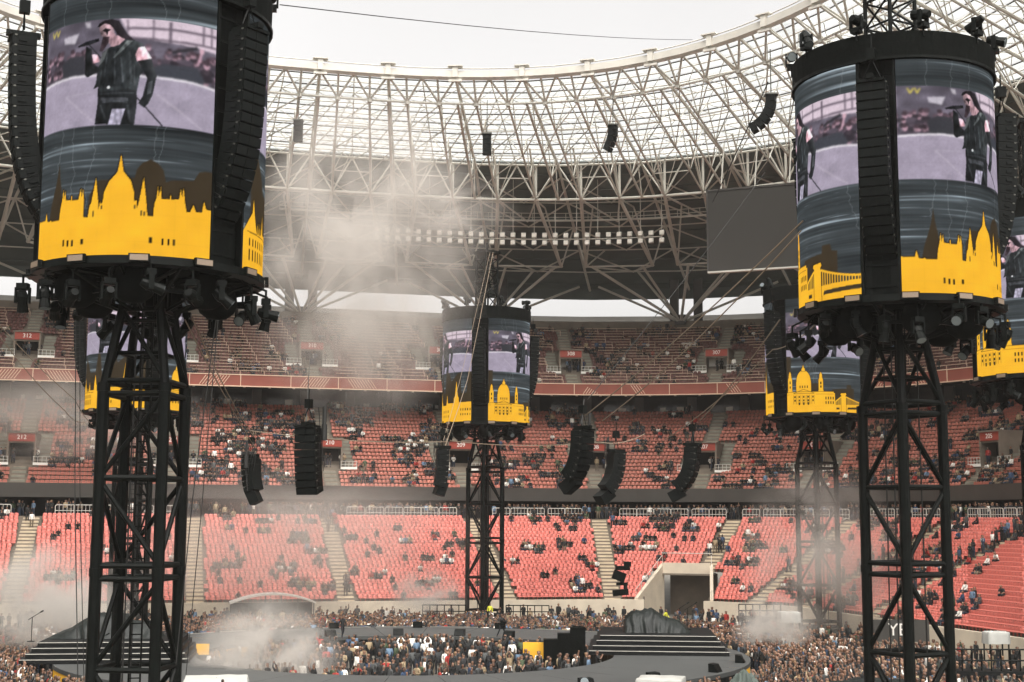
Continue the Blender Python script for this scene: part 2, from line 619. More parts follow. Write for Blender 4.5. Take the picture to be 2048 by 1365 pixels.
    # portals
    for a, num in T['portals']:
        r0, r1 = T['pr']
        Rm = rot_at(a)
        do, zf, zt = d0 + r0 * tr, z0 + r0 * rs, z0 + r1 * rs + 0.25
        db = d0 + (r1 + .3) * tr
        dm = (do + db) / 2
        po = MB()
        for s in (-1, 1):
            po.box(pt(a, s * 1.5, dm, (zf + zt) / 2 - .2), (0.22, db - do, zt - zf + .4), Rm)
        po.box(pt(a, 0, do + .22, zt - .6), (2.78, .2, 1.3), Rm)
        po.box(pt(a, 0, dm, zt - 0.05), (3.3, db - do + .3, .16), Rm)
        pr = po.build('portal', M['concrete'], root)
        MB().box(pt(a, 0, do + 2.2, (zf + zt) / 2 - .6), (2.76, .1, zt - zf - .3), Rm).build('opening', M['white'] if num in ('308', '307') else M['dark'], pr)  # two upper back panels coloured white to stand in for daylight behind
        sg = MB().box(pt(a, 0, do + .05, zt - .55), (2.9, .12, 1.0), Rm).build('section_sign', M['sign'], pr)
        tm = text_mesh(num, 0.72, M['white'])
        c = pt(a, 0, do - .03, zt - .58) - wloc(pr)
        t_, n_ = frame_at(a)
        inst('number', tm, pr, c, rot=(math.pi / 2, 0, math.atan2(t_[1], t_[0])))
        # flanking side stairs and parapet with a pale rail
        for s in (-1, 1):
            b = MB()
            for j in range(r0, r1 + 1):
                b.box(pt(a, s * 2.4, d0 + (j + .5) * tr, z0 + j * rs + rs * .25), (1.4, tr - .01, rs * .5 + .05), Rm)
            b.build('side_stair', M['stair_grey'], root)
            rb = MB()
            rb.box(pt(a, s * 2.35, do - .15, zf + .12), (2.0, .12, .3), Rm, 1)
            for h in (.55, .95):
                rb.box(pt(a, s * 2.35, do - .15, zf + h), (2.0, .05, .05), Rm)
            for x in (-1, -.5, 0, .5, 1):
                rb.box(pt(a, s * 2.35 + x * .95, do - .15, zf + .55), (.05, .05, .85), Rm)
            rb.build('railing', [M['rail'], M['white']], root)

# front wall with a coping
low = TIERS['lower']['root']
fw = [(-.05, 0), (-.05, 2.1), (0.35, 2.1), (0.35, 0)]
MB().add(*ribbon(fw, 0, iL, 6)).build('front_wall', M['wallpale'], low)
MB().add(*ribbon(fw, iR, NB - 1, 6)).build('front_wall', M['wallpale'], low)
# recess behind the concourse and grey fascia of the middle tier
mid = TIERS['middle']['root']
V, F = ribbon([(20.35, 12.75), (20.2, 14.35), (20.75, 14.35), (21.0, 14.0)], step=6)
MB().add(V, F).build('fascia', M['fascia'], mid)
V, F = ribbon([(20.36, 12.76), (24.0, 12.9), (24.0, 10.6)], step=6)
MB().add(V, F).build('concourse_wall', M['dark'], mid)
upp = TIERS['upper']['root']
V, F = ribbon([(32.3, 26.95), (32.2, 28.35)], step=6)
MB().add(V, F).build('red_band', M['redband'], upp)
b = MB()
for z, h in ((26.87, .12), (28.33, .10)):
    V, F = ribbon([(32.12, z), (32.12, z + h), (32.6, z + h), (32.6, z), (32.12, z)], step=6)
    b.add(V, F)
b.build('band_trim', M['cream'], upp)
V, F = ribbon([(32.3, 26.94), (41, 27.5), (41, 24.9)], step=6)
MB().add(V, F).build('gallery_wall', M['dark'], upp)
al = arclen(32.2)
s = 3.0
pk = 0
while s < al[-1] - 4:
    i = int(np.interp(s, al, np.arange(NB)))
    q = proj(pt(i, 0, 32.2, 27.4))[0]
    if -100 < q[0] < 2150:
        Rm = rot_at(i)
        MB().box(pt(i, 0, 32.16, 27.65), (.09, .1, 1.36), Rm).build('band_post', M['cream'], upp)
        if pk % 3 != 1:
            for e in range(9):
                sl = R(35) if pk % 2 else R(-35)
                MB().box(pt(i, 1.6 + e * .36, 32.17, 27.65), (.07, .04, 1.4), Rm @ roty(sl)).build('band_stripe', M['cream'], upp)
        # column between the suites behind
        MB().box(pt(i, 2.5, 39.2, 25.9), (1.2, .6, 2.6), Rm).build('column', M['fascia'], upp)
        for e in (0.6, 3.8):
            MB().tube(pt(i, e, 34.6, 27.06), pt(i, e, 34.6, 26.95), .17, n=10).build('downlight', M['flood'], upp)
        # suite glass
        for e in range(3):
            MB().box(pt(i, -1.4 + e * 1.9, 40.75, 25.9), (1.75, .08, 1.9), Rm).build('suite_pane', M['glassdark'], upp)
            if rng.random() < .6:
                MB().box(pt(i, -1.4 + e * 1.9 + rng.uniform(-.4, .4), 40.4, 25.6), (rng.uniform(.3, 1.1), .2, rng.uniform(.4, .9)), Rm).build('suite_glint', M['white'], upp)  # white boxes stand in for bright reflections in the suite windows
    s += 6.2
    pk += 1
# rear wall of the upper tier and its coping
V, F = ribbon([(50.0, 37.6), (50.0, 39.2), (50.8, 39.2), (50.8, 36)], step=6)
MB().add(V, F).build('rear_wall', M['concrete'], upp)
# pale row rails of the upper tier
rb = []
BV = BOXV.copy()
Tu = TIERS['upper']
cen, siz, dirs = [], [], []
for j in range(0, Tu['rows'] - 1):
    d = Tu['d0'] + j * Tu['tread'] + .06
    z = Tu['z0'] + j * Tu['rise']
    al = arclen(d)
    st = np.arange(1.0 + (j % 2) * 1.5, al[-1] - 3, 3.0)
    for s0 in st:
        if any(abs(s0 + 1.4 - al[a]) < (4.6 if Tu['pr'][0] - 1 <= j <= Tu['pr'][1] else 2.3) for a in Tu['aisles']):
            continue
        i = np.interp(s0 + 1.4, al, np.arange(NB))
        p = pt(int(i), 0, d, z)
        qq = proj(p)[0]
        if not (-80 < qq[0] < 2130):
            continue
        n = nrm_at(i)
        cen.append(p + [0, 0, .80]); siz.append((2.95, .07, .075)); dirs.append(n)
        t = np.array([n[1], -n[0], 0])
        cen.append(p + t * 1.45 + [0, 0, .4]); siz.append((.065, .06, .8)); dirs.append(n)
cen, siz, dirs = np.array(cen), np.array(siz), np.array(dirs)
X = np.column_stack([dirs[:, 1], -dirs[:, 0]])
L = BOXV[None] * siz[:, None]
Vx = cen[:, None, :2] + L[:, :, 0, None] * X[:, None] + L[:, :, 1, None] * dirs[:, None]
VV = np.concatenate([Vx, (cen[:, None, 2] + L[:, :, 2])[..., None]], 2) - wloc(upp)
FF = (np.array(BOXF)[None] + (np.arange(len(cen)) * 8)[:, None, None]).reshape(-1, 4)
tag(inst('row_rails', fast_mesh('row_rails', VV.reshape(-1, 3), FF, [M['uprail']]), upp), kind='stuff')

# crowd-control barriers along the top of the lower tier
def barrier_mesh(w=2.1, h=1.25):
    b = MB()
    r = .042
    pts = [(-w/2, 0, .18), (-w/2, 0, h - .12), (-w/2 + .12, 0, h), (w/2 - .12, 0, h), (w/2, 0, h - .12), (w/2, 0, .18)]
    b.path(pts, r, n=5)
    for z in (.22, .62):
        b.tube((-w/2, 0, z), (w/2, 0, z), r * .8, n=5)
    for x in np.linspace(-w/2, w/2, 6)[1:-1]:
        b.tube((x, 0, .22), (x, 0, h), r * .6, n=4)
    for s in (-1, 1):
        b.tube((s * w * .35, 0, .22), (s * w * .35 - .3, -.3, .02), r * .8, n=4)
        b.tube((s * w * .35, 0, .22), (s * w * .35 + .3, .3, .02), r * .8, n=4)
    return b.mesh('barrier', M['rail'])
BARM = barrier_mesh()
zc = TIERS['lower']['z0'] + 24 * .36
al = arclen(19.0)
s = 1.0
bn = 0
BARS = []
while s < al[-1]:
    i = int(np.interp(s, al, np.arange(NB)))
    p = pt(i, 0, 19.0, zc)
    q = proj(p)[0]
    if -60 < q[0] < 2110 and min(abs(s - al[a]) for a in TIERS['lower']['aisles']) > 1.9 and not (400 < q[0] < 640):
        t_, n_ = frame_at(i)
        o = inst('crowd_barrier', BARM, None, p, rz=math.atan2(t_[1], t_[0]))
        BARS.append((q[0], o))
    s += 2.18

def ordinal(k):
    return {1: 'first', 2: 'second', 3: 'third'}.get(k, '%dth' % k)
for sgn, word in ((-1, 'left'), (1, 'right')):
    lst = sorted([(abs(x - 970), o) for x, o in BARS if (x - 970) * sgn > 0], key=lambda e: e[0])
    for k, (_, o) in enumerate(lst):
        tag(o, 'pale steel crowd barrier above the lowest seats, %s %s of the centre tower' % (ordinal(k + 1), word), 'barrier', 'barriers along the top of the lowest tier')
# tunnel mouth in the lower tier
ti = s_at(1362, 3, 4)
Rm = rot_at(ti)
tw = empty('tunnel_mouth', pt(ti, 0, 0, 0), 'pale concrete tunnel mouth cut into the lowest seats right of centre', 'tunnel')
for s in (-1, 1):
    V = np.array([pt(ti, s * al_ + e, d, z) for e in (-.18, .18) for al_, d, z in ((4.1, -.3, 0), (4.1, -.3, 2.25), (2.75, 6.4, 5.75), (2.75, 6.4, 0))])
    MB().add(V, [(0, 1, 2, 3), (7, 6, 5, 4), (0, 4, 5, 1), (1, 5, 6, 2), (2, 6, 7, 3), (3, 7, 4, 0)]).build('wing_wall', M['wallpale'], tw)
MB().box(pt(ti, 0, 6.2, 5.2), (5.4, .4, 1.3), Rm).build('lintel', M['wallpale'], tw)
MB().box(pt(ti, 0, 10.0, 2.3), (5.4, .3, 4.6), Rm).build('inner_wall', M['concrete'], tw)
MB().box(pt(ti, 0, 7.5, 4.6), (5.4, 3.2, .2), Rm).build('tunnel_ceiling', M['concrete'], tw)
b = MB()
for s in (-1, 1):
    for t in np.linspace(0, 1, 6):
        b.tube(pt(ti, s * (4.1 - 1.35 * t), -.3 + 6.7 * t, 2.25 + 3.5 * t), pt(ti, s * (4.1 - 1.35 * t), -.3 + 6.7 * t, 3.2 + 3.5 * t), .03, n=4)
    b.tube(pt(ti, s * 4.1, -.3, 3.2), pt(ti, s * 2.75, 6.4, 6.7), .035, n=5)
b.tube(pt(ti, -2.9, 6.4, 6.9), pt(ti, 2.9, 6.4, 6.9), .035, n=5)
b.build('handrail', M['rail'], tw)

# arched dugout canopy at the foot of the seats
di = s_at(545, -1.5, 2.5)
dg_ = empty('dugout', pt(di, 0, -2.5, 0), 'low dugout with a white arched canopy at the foot of the left seats', 'dugout')
b = MB()
xs = np.linspace(-4.2, 4.2, 17)
zz = 2.1 + .85 * (1 - (xs / 4.2) ** 2)
V = np.array([pt(di, x, d, z + dz) for dz in (0, .16) for d in (-3.2, -.4) for x, z in zip(xs, zz)])
F = []
for i in range(16):
    F += [(i, i + 1, 18 + i, 17 + i), (34 + i, 51 + i, 52 + i, 35 + i), (i, 34 + i, 35 + i, i + 1), (17 + i, 18 + i, 52 + i, 51 + i)]
b.add(V, F)
b.build('canopy', M['white'], dg_)
MB().box(pt(di, 0, -.5, 1.1), (8.2, .15, 2.0), rot_at(di)).build('back_panel', M['glassdark'], dg_)
for x in np.linspace(-4, 4, 6):
    MB().box(pt(di, x, -3.0, 1.1 + .4 * (1 - (x / 4.2) ** 2)), (.1, .1, 2.1 + .8 * (1 - (x / 4.2) ** 2)), rot_at(di)).build('post', M['fascia'], dg_)
# ------------------------------------------------------------------ roof
RA, RB, RN = 46.5, 55.5, 2.6
RC = BC - 3.5 * VH
FOC = np.array([-11.0, 95.0])
th = np.linspace(0, 2 * math.pi, 4001)
sv = np.sign(np.cos(th)) * np.abs(np.cos(th)) ** (2 / RN) * RA
su = np.sign(np.sin(th)) * np.abs(np.sin(th)) ** (2 / RN) * RB
SE = RC + np.outer(sv, VH) + np.outer(su, UH)
sel = su > -30
# order the arc from the right side over the far end to the left side
start = int(np.argmin(np.abs(th - (-0.55 % (2 * math.pi)))))
SE = np.roll(SE[:-1], -start, axis=0)[:int(4000 * (math.pi + 1.1) / (2 * math.pi))]
SL = np.concatenate([[0], np.cumsum(np.linalg.norm(np.diff(SE, axis=0), axis=1))])

def se_at(s):
    return np.array([np.interp(s, SL, SE[:, 0]), np.interp(s, SL, SE[:, 1])])

def sdist(p):
    r = p - BC
    q = np.abs(np.array([r @ VH - (HV - HL) / 2, r @ UH])) - np.array([(HV + HL) / 2 - CR, HU - CR])
    return np.linalg.norm(np.maximum(q, 0)) + min(max(q[0], q[1]), 0) - CR

def outer_pt(I):
    d = (I - FOC) / np.linalg.norm(I - FOC)
    lo, hi = 0.0, 120.0
    for _ in range(40):
        m = (lo + hi) / 2
        if sdist(I + d * m) < 57.0: lo = m
        else: hi = m
    return I + d * lo

pxs = proj(np.column_stack([SE, np.full(len(SE), 60.9)]))
s640 = SL[int(np.argmin(np.where(SE[:, 1] > 60, np.abs(pxs[:, 0] - 640), 1e9)))]
BAY = 7.7
nb = int(s640 // BAY)
phase = s640 - nb * BAY
NODES = np.arange(phase, SL[-1] - BAY, BAY)

def zt(w):
    return float(np.interp(w, [0, .46, 1.0], [61.3, 57.0, 45.0]))

def zb(w):
    return float(np.interp(w, [0, .06, .46, .93, 1.0], [58.9, 58.4, 52.2, 39.4, 38.6]))
_cache = {}

def rp(s, w, top=True, dz=0.0):
    k = round(s, 3)
    if k not in _cache:
        I = se_at(s)
        _cache[k] = (I, outer_pt(I))
    I, O = _cache[k]
    p = I + (O - I) * w
    return np.array([p[0], p[1], (zt(w) if top else zb(w)) + dz])

roof = empty('stadium_roof', (mid0[0], mid0[1], 44), 'ring roof of cream steel trusses with translucent inner panels over the stands', 'roof')
NSTRIP = 17
WS = np.linspace(.012, .455, NSTRIP + 1)
n_single = 0
restV, restF = [], []
rc = 0

def panel_verts(s0, s1, w0, w1):
    V = []
    for z in (0.10, 0.16):
        for s, w in ((s0, w0), (s1, w0), (s1, w1), (s0, w1)):
            V.append(rp(s, w, True, z))
    return np.array(V)
ro = wloc(roof)
bays = [(NODES[k], NODES[k + 1]) for k in range(len(NODES) - 1)]
vis_bays = []
for k, (s0, s1) in enumerate(bays):
    q = proj(np.array([rp((s0 + s1) / 2, .2)]))[0]
    vis_bays.append(-150 < q[0] < 2250 and q[1] < 600 and q[1] > -300)
for k, (s0, s1) in enumerate(bays):
    for i in range(NSTRIP):
        gap = .0035
        sm = (s0 + s1) / 2
        V = panel_verts(s0 + .09, s1 - .09, WS[i] + gap, WS[i + 1] - gap)
        q = proj(V.mean(0))[0]
        if vis_bays[k] and n_single < 300 and -10 < q[0] < 2060 and q[1] > -30:
            inst('roof_panel', fast_mesh('roof_panel', V - ro, np.array(BOXF), [M['poly']]), roof)
            n_single += 1
        else:
            restV.append(V - ro)
            restF.append(np.array(BOXF) + 8 * rc)
            rc += 1
if rc:
    tag(inst('roof_panels', fast_mesh('roof_panels', np.vstack(restV), np.vstack(restF), [M['poly']]), roof), kind='stuff')
# opaque outer covering, one sheet per bay, with its ribs
for k, (s0, s1) in enumerate(bays):
    b = MB()
    for (w0, w1) in ((.458, .73), (.73, 1.0)):
        V = []
        for z in (0.12, 0.3):
            for s, w in ((s0 + .02, w0), (s1 - .02, w0), (s1 - .02, w1), (s0 + .02, w1)):
                V.append(rp(s, w, True, z))
        b.add(np.array(V), BOXF)
    b.build('roof_sheet', M['soffit'], roof)
    b = MB()
    for w in np.linspace(.5, .97, 9):
        b.tube(rp(s0, w, True, -.1), rp(s1, w, True, -.1), .11, n=4)
    b.build('sheet_purlin', M['soffit'], roof)
# purlins of the translucent part
for i, w in enumerate(WS):
    b = MB()
    for (s0, s1) in bays:
        b.tube(rp(s0, w, True, -.02), rp(s1, w, True, -.02), .085, n=4)
    b.build('purlin', M['fascia'] if i % 2 else M['steel'], roof)
# rim beam, caps, V struts and the lattice below, bay by bay
ST = [.06, .16, .26, .36, .46]
for k, (s0, s1) in enumerate(bays):
    L = s1 - s0
    a, c = s0 + .27 * L, s0 + .73 * L
    b = MB()
    p0, p1 = rp(s0, 0), rp(s1, 0)
    pm = rp((s0 + s1) / 2, 0)
    for u0, u1 in ((s0, (s0 + s1) / 2), ((s0 + s1) / 2, s1)):
        A, B = rp(u0, 0), rp(u1, 0)
        V = []
        for X_ in (A, B):
            n = np.array([X_[0] - FOC[0], X_[1] - FOC[1], 0]); n /= np.linalg.norm(n)
            V += [X_ + n * .1 + [0, 0, -.8], X_ - n * .25 + [0, 0, -.5], X_ - n * .25 + [0, 0, .25], X_ + n * .3 + [0, 0, .35]]
        b.add(np.array(V), [(0, 1, 5, 4), (1, 2, 6, 5), (2, 3, 7, 6), (3, 0, 4, 7)])
    b.tube(rp(s0, -.004, True, .5), rp((s0 + s1) / 2, -.004, True, .5), .07, n=4)
    b.tube(rp((s0 + s1) / 2, -.004, True, .5), rp(s1, -.004, True, .5), .07, n=4)
    b.build('rim_beam', M['steel'], roof)
    b = MB()
    n = np.array([p0[0] - FOC[0], p0[1] - FOC[1], 0]); n /= np.linalg.norm(n)
    yaw = math.atan2(-n[0], n[1])
    b.box(p0 - n * .2 + [0, 0, .75], (1.7, .8, .12), rotz(yaw))
    b.box(p0 - n * .2 + [0, 0, .1], (.6, .5, 1.3), rotz(yaw))
    b.box(p0 - n * .1 + [0, 0, -.9], (1.5, .3, .25), rotz(yaw))
    b.build('rim_cap', M['steel'], roof)
    b = MB()
    na, nc = rp(a, .05, False), rp(c, .05, False)
    mm = (s0 + s1) / 2
    for nd, xs in ((na, (s0, a, mm)), (nc, (mm, c, s1))):
        for x in xs:
            b.tube(rp(x, .004, True, -.5), nd, .13, n=6)
        b.tube(nd + [0, 0, -.3], nd + [0, 0, .3], .3, n=6)
    b.tube(na, nc, .14, n=6)
    if k + 1 < len(bays):
        a2 = s1 + .27 * (bays[k + 1][1] - s1)
        b.tube(nc, rp(a2, .05, False), .14, n=6)
    b.build('rim_strut', M['steel'], roof)
    # radial chords
    for name, x, r in (('main_chord', s0, .17), ('lower_chord', a, .14), ('lower_chord', c, .14)):
        b = MB()
        ws = [.05, .46]
        b.tube(rp(x, ws[0], False), rp(x, ws[1], False), r, n=6)
        if name == 'main_chord':
            b.tube(rp(x, .0, True, -.35), rp(x, .46, True, -.35), .2, n=6)
            b.tube(rp(x, .46, True, -.35), rp(x, .99, True, -.35), .2, n=6)
        b.build(name, M['steel'], roof)
    # web between the planes
    for x in (s0, a, c):
        b = MB()
        for q0, q1 in zip(ST[:-1], ST[1:]):
            wm = (q0 + q1) / 2
            b.tube(rp(x, q0, False), rp(x, wm, True, -.3), .068, n=5)
            b.tube(rp(x, wm, True, -.3), rp(x, q1, False), .068, n=5)
        b.build('web', M['steel'], roof)
    # bracing in the lower plane
    b = MB()
    s2 = s1
    for q, (q0, q1) in enumerate(zip(ST[:-1], ST[1:])):
        b.tube(rp(a, q0, False), rp(c, q1, False) if q % 2 else rp((a + c) / 2, (q0 + q1) / 2, True, -.3), .068, n=5)
        b.tube(rp(c, q0, False), rp(s1, q1, False), .068, n=5)
        b.tube(rp(a, q1, False), rp(s0, q0, False), .068, n=5)
        b.tube(rp(a, q1, False), rp(c, q1, False), .075, n=5)
        b.tube(rp(c, q1, False), rp(mm, (q0 + q1) / 2, True, -.3), .06, n=5)
        b.tube(rp(a, q0, False), rp(c, q1, False), .068, n=5)
    for q, (q0, q1) in enumerate(zip(ST[:-1], ST[1:])):      # fine upper-plane lattice
        qm = (q0 + q1) / 2
        for xa, xb in ((s0, a), (a, mm), (mm, c), (c, s1)):
            b.tube(rp(xa, q0, True, -.3), rp(xb, qm, True, -.3), .045, n=4, cap=False)
            b.tube(rp(xb, qm, True, -.3), rp(xa, q1, True, -.3), .045, n=4, cap=False)
    b.tube(rp(mm, .01, True, -.3), rp(mm, .46, True, -.3), .07, n=5)
    b.build('bracing', M['steel'], roof)
    # heavy ring at the foot of the translucent part
    b = MB()
    A, Cc, S0, S1 = rp(a, .46, False), rp(c, .46, False), rp(s0, .46, False), rp(s1, .46, False)
    b.tube(S0, A, .19, n=7)
    b.tube(A, Cc, .19, n=7)
    b.tube(Cc, S1, .19, n=7)
    for x in (a, c):
        b.tube(rp(x, .46, False), rp(x, .46, True, -.2), .17, n=7)
        b.tube(rp(x, .46, False), rp(x, .36, True, -.2), .13, n=6)
    b.tube(A, rp(mm, .46, True, -.2), .12, n=6)
    b.tube(Cc, rp(mm, .46, True, -.2), .12, n=6)
    b.tube(rp(s0, .455, True, -.3), rp(s1, .455, True, -.3), .15, n=6)
    b.tube(rp(s0, .455, True, -.3), rp(a, .46, False), .12, n=6)
    b.tube(rp(s1, .455, True, -.3), rp(c, .46, False), .12, n=6)
    b.build('ring_truss', M['steel'], roof)
    # outer raking members under the dark covering
    b = MB()
    for x, y in ((a, s0), (c, s1)):
        b.tube(rp(x, .46, False), rp((x + y) / 2, .70, False), .24, n=7)
        b.tube(rp((x + y) / 2, .70, False), rp(y, .70, True, -.4), .11, n=5)
    b.tube(rp((a + s0) / 2, .70, False), rp((c + s1) / 2, .70, False), .12, n=6)
    b.tube(rp(a, .46, False), rp(mm, .68, True, -.3), .12, n=6)
    b.tube(rp(c, .46, False), rp(mm, .68, True, -.3), .12, n=6)
    b.tube(rp((a + s0) / 2, .70, False), rp(mm, .9, True, -.3), .12, n=6)
    b.tube(rp((c + s1) / 2, .70, False), rp(mm, .9, True, -.3), .12, n=6)
    for e, f in ((.50, .60), (.60, .70), (.70, .80), (.80, .90)):
        b.tube(rp(s0, e, True, -.4), rp(mm, f, True, -.4), .12, n=5)
        b.tube(rp(s1, e, True, -.4), rp(mm, f, True, -.4), .12, n=5)
        b.tube(rp(s0, f, True, -.4), rp(s1, f, True, -.4), .10, n=5)
    b.tube(rp(a, .46, False), rp(a, .62, True, -.4), .13, n=5)
    b.tube(rp(c, .46, False), rp(c, .62, True, -.4), .13, n=5)
    b.tube(rp((a + s0) / 2, .70, False), rp(a, .62, True, -.4), .12, n=5)
    b.tube(rp((c + s1) / 2, .70, False), rp(c, .62, True, -.4), .12, n=5)
    b.tube(rp((a + s0) / 2, .70, False), rp(a, .80, True, -.4), .12, n=5)
    b.tube(rp((c + s1) / 2, .70, False), rp(c, .80, True, -.4), .12, n=5)
    b.build('raking_strut', M['steel'], roof)
# supporting trees on the rear wall: fans of struts over every second bay
for k in range(0, len(bays)):
    s0, s1 = bays[k]
    L = s1 - s0
    if k % 2 == nb % 2:
        foot = rp(s0, .88, False)
        foot[2] = 39.0
        t = empty('roof_support', foot, None, None)
        q = proj(foot)[0]
        if not (-200 < q[0] < 2250):
            bpy.data.objects.remove(t)
            continue
        t.parent = roof
        t.location = Vector(foot - wloc(roof))
        px = s0 - L
        for tgt in (rp(s0 - .25 * L, .70, False), rp(s0 + .25 * L, .70, False), rp(s0 - .8 * L, .70, False), rp(s0 + .8 * L, .70, False),
                    rp(s0 + .9 * L, .97, True, -.4), rp(s0 - .9 * L, .97, True, -.4), rp(s0 + .45 * L, .9, True, -.4), rp(s0 - .45 * L, .9, True, -.4)):
            MB().tube(foot, tgt, .2, n=6).build('strut', M['steel'], t)
        n = np.array([foot[0] - FOC[0], foot[1] - FOC[1]]); n /= np.linalg.norm(n)
        MB().box(foot + [0, 0, .4], (1.6, 1.2, 1.4), rotz(math.atan2(-n[0], n[1]))).build('pedestal', M['fascia'], t)
        for e in (-.12, .12):
            A = rp(s0 + e * L, .95, True)
            MB().box((A[0], A[1], 42.0), (1.3, .5, 8.0), rotz(math.atan2(-n[0], n[1]))).build('column', M['fascia'], t)
# ring wall between roof edge and stand, leaving the daylight slots open
V, F = ribbon([(50.9, 38), (56, 39.4), (56.0, 38.0)], step=6)
MB().add(V, F).build('rear_walkway', M['fascia'], upp)
b = MB()
for (s0, s1) in bays:
    A, B = rp(s0, .998), rp(s1, .998)
    V = np.array([A + [0, 0, .3], B + [0, 0, .3], B + [0, 0, -1.5], A + [0, 0, -1.5]])
    b.add(np.vstack([V, V + [0, .25, 0]]), BOXF)
b.build('eaves', M['soffit'], roof)
# outer canopy seen through the slots
b = MB()
V, F = ribbon([(64, 41.2), (64, 42.0), (78, 42.6)], step=10)
b.add(V, F)
b.build('outer_rail', M['fascia'], upp)
V, F = ribbon([(62, 39.0), (62, 40.8), (80, 41.1)], step=10)
MB().add(V, F).build('outer_canopy', M['outer'], upp)

# floodlight rail
sa = SL[int(np.argmin(np.where(SE[:, 1] > 60, np.abs(proj(np.column_stack([SE, np.full(len(SE), 60)]))[:, 0] - 700), 1e9)))]
def ring_s_for_px(px, w, z):
    best, bs = 1e9, 0
    for s in np.arange(NODES[0], NODES[-1], .25):
        p = rp(s, w); p[2] = z
        q = proj(p)[0]
        if p[1] > 80 and abs(q[0] - px) < best:
            best, bs = abs(q[0] - px), s
    return bs
FZ = 47.6
f0, f1 = ring_s_for_px(1325, .52, FZ), ring_s_for_px(755, .52, FZ)
fr = rp((f0 + f1) / 2, .52); fr[2] = FZ
flt = empty('floodlight_rail', fr, 'long rail of paired white floodlights hanging under the dark roof', 'floodlights')
ss = np.linspace(f0, f1, 28)
b = MB()
pts = []
for s in ss:
    p = rp(s, .52); p[2] = FZ; pts.append(p)
b.path(pts, .07, n=5)
b.build('rail', M['steel'], flt)
fm = MB().box((0, 0, 0), (.62, .3, .66)).box((0, -.16, 0), (.52, .03, .5), None, 1).mesh('floodlight', [M['rail'], M['flood']])
for i, s in enumerate(ss):
    p = pts[i]
    d = p[:2] - FOC; d /= np.linalg.norm(d)
    yaw = math.atan2(-d[0], d[1])
    for z in (.5, -.5):
        inst('floodlight', fm, flt, p + [0, 0, z] - fr, rot=(R(-14), 0, yaw + rng.uniform(-.15, .15)))
    if i % 2 == 0:
        MB().tube(p, rp(s, .52, True), .045, n=4).build('hanger', M['steel'], flt)
# catwalk
b = MB()
c0, c1 = ring_s_for_px(1420, .56, 51), ring_s_for_px(560, .56, 51)
cw = []
for s in np.linspace(c0, c1, 40):
    p = rp(s, .56); p[2] = 50.6; cw.append(p)
for z in (0, .45, 1.0):
    b.path([p + [0, 0, z] for p in cw], .05 if z else .14, n=4)
for p in cw:
    b.tube(p, p + [0, 0, 1.0], .04, n=4)
b.build('catwalk', M['rail'], roof)

# stadium video board
vb = P(1545, 455, 158)
yaw = math.atan2(-(vb[0] - BC[0]), vb[1] - BC[1]) * .72
sb = empty('video_board', vb, 'switched-off dark stadium video board hanging under the roof at right', 'screen')
inst('screen_face', MB().box((0, 0, 0), (15.0, .5, 9.4)).mesh('screen_face', M['board']), sb, rz=yaw)
fmx = MB()
fmx.box((0, 0, 4.85), (15.2, .7, .22)).box((-7.6, 0, 0), (.16, .6, 9.8)).box((7.6, 0, 0), (.16, .6, 9.8))
inst('frame', fmx.mesh('frame', M['fascia']), sb, rz=yaw)
inst('bottom_rail', MB().box((0, -.02, -4.85), (15.2, .7, .2)).mesh('bottom_rail', M['rail']), sb, rz=yaw)
for x in (-6, -2, 2, 6):
    inst('hanger', MB().tube((x, .1, 4.9), (x, 2, 11), .09, n=5).mesh('hanger', M['steel']), sb, rz=yaw)

# little roof loudspeakers
def mini_array(px, py, Y, n, curve, label, yawd=0):
    p = P(px, py, Y)
    t = empty('roof_loudspeaker', p, label, 'loudspeaker', 'loudspeakers hanging from the roof')
    a, q = 0.0, np.array([0.0, 0, 0])
    me = MB().box((0, 0, -.28), (.95, .75, .54)).mesh('cabinet', M['cab'])
    for i in range(n):
        inst('cabinet', me, t, q, rot=(a, 0, R(yawd)))
        dv = rotz(R(yawd)) @ rotx(a) @ np.array([0, 0, -.58])
        q = q + dv
        a += curve
    inst('hanging_frame', MB().box((0, 0, .08), (1.1, 1.0, .12)).tube((0, 0, .1), (0, 0, 4), .05, n=4).mesh('hanging_frame', M['metal']), t)
mini_array(597, 243, 150, 4, 0, 'small dark loudspeaker column under the roof, leftmost of the four')
mini_array(974, 270, 152, 4, 0, 'small dark loudspeaker column under the roof above the centre tower')
mini_array(1226, 252, 148, 5, R(8), 'small curved loudspeaker column under the roof right of centre', 60)
mini_array(1542, 192, 112, 6, R(13), 'curved loudspeaker column under the roof just left of the right tower', 70)
# ------------------------------------------------------------------ the drum screens' picture
PW_M, PH_M, DR, ARC = 7.7, 10.4, 4.5, 98.0
GW, GH, SSF = 210, 284, 2
CW, CH = GW * SSF, GH * SSF
XX, HH = np.meshgrid((np.arange(CW) + .5) / CW * PW_M, PH_M - (np.arange(CH) + .5) / CH * PH_M)

def sr(r, g, b):
    return np.array([r, g, b]) / 255.0

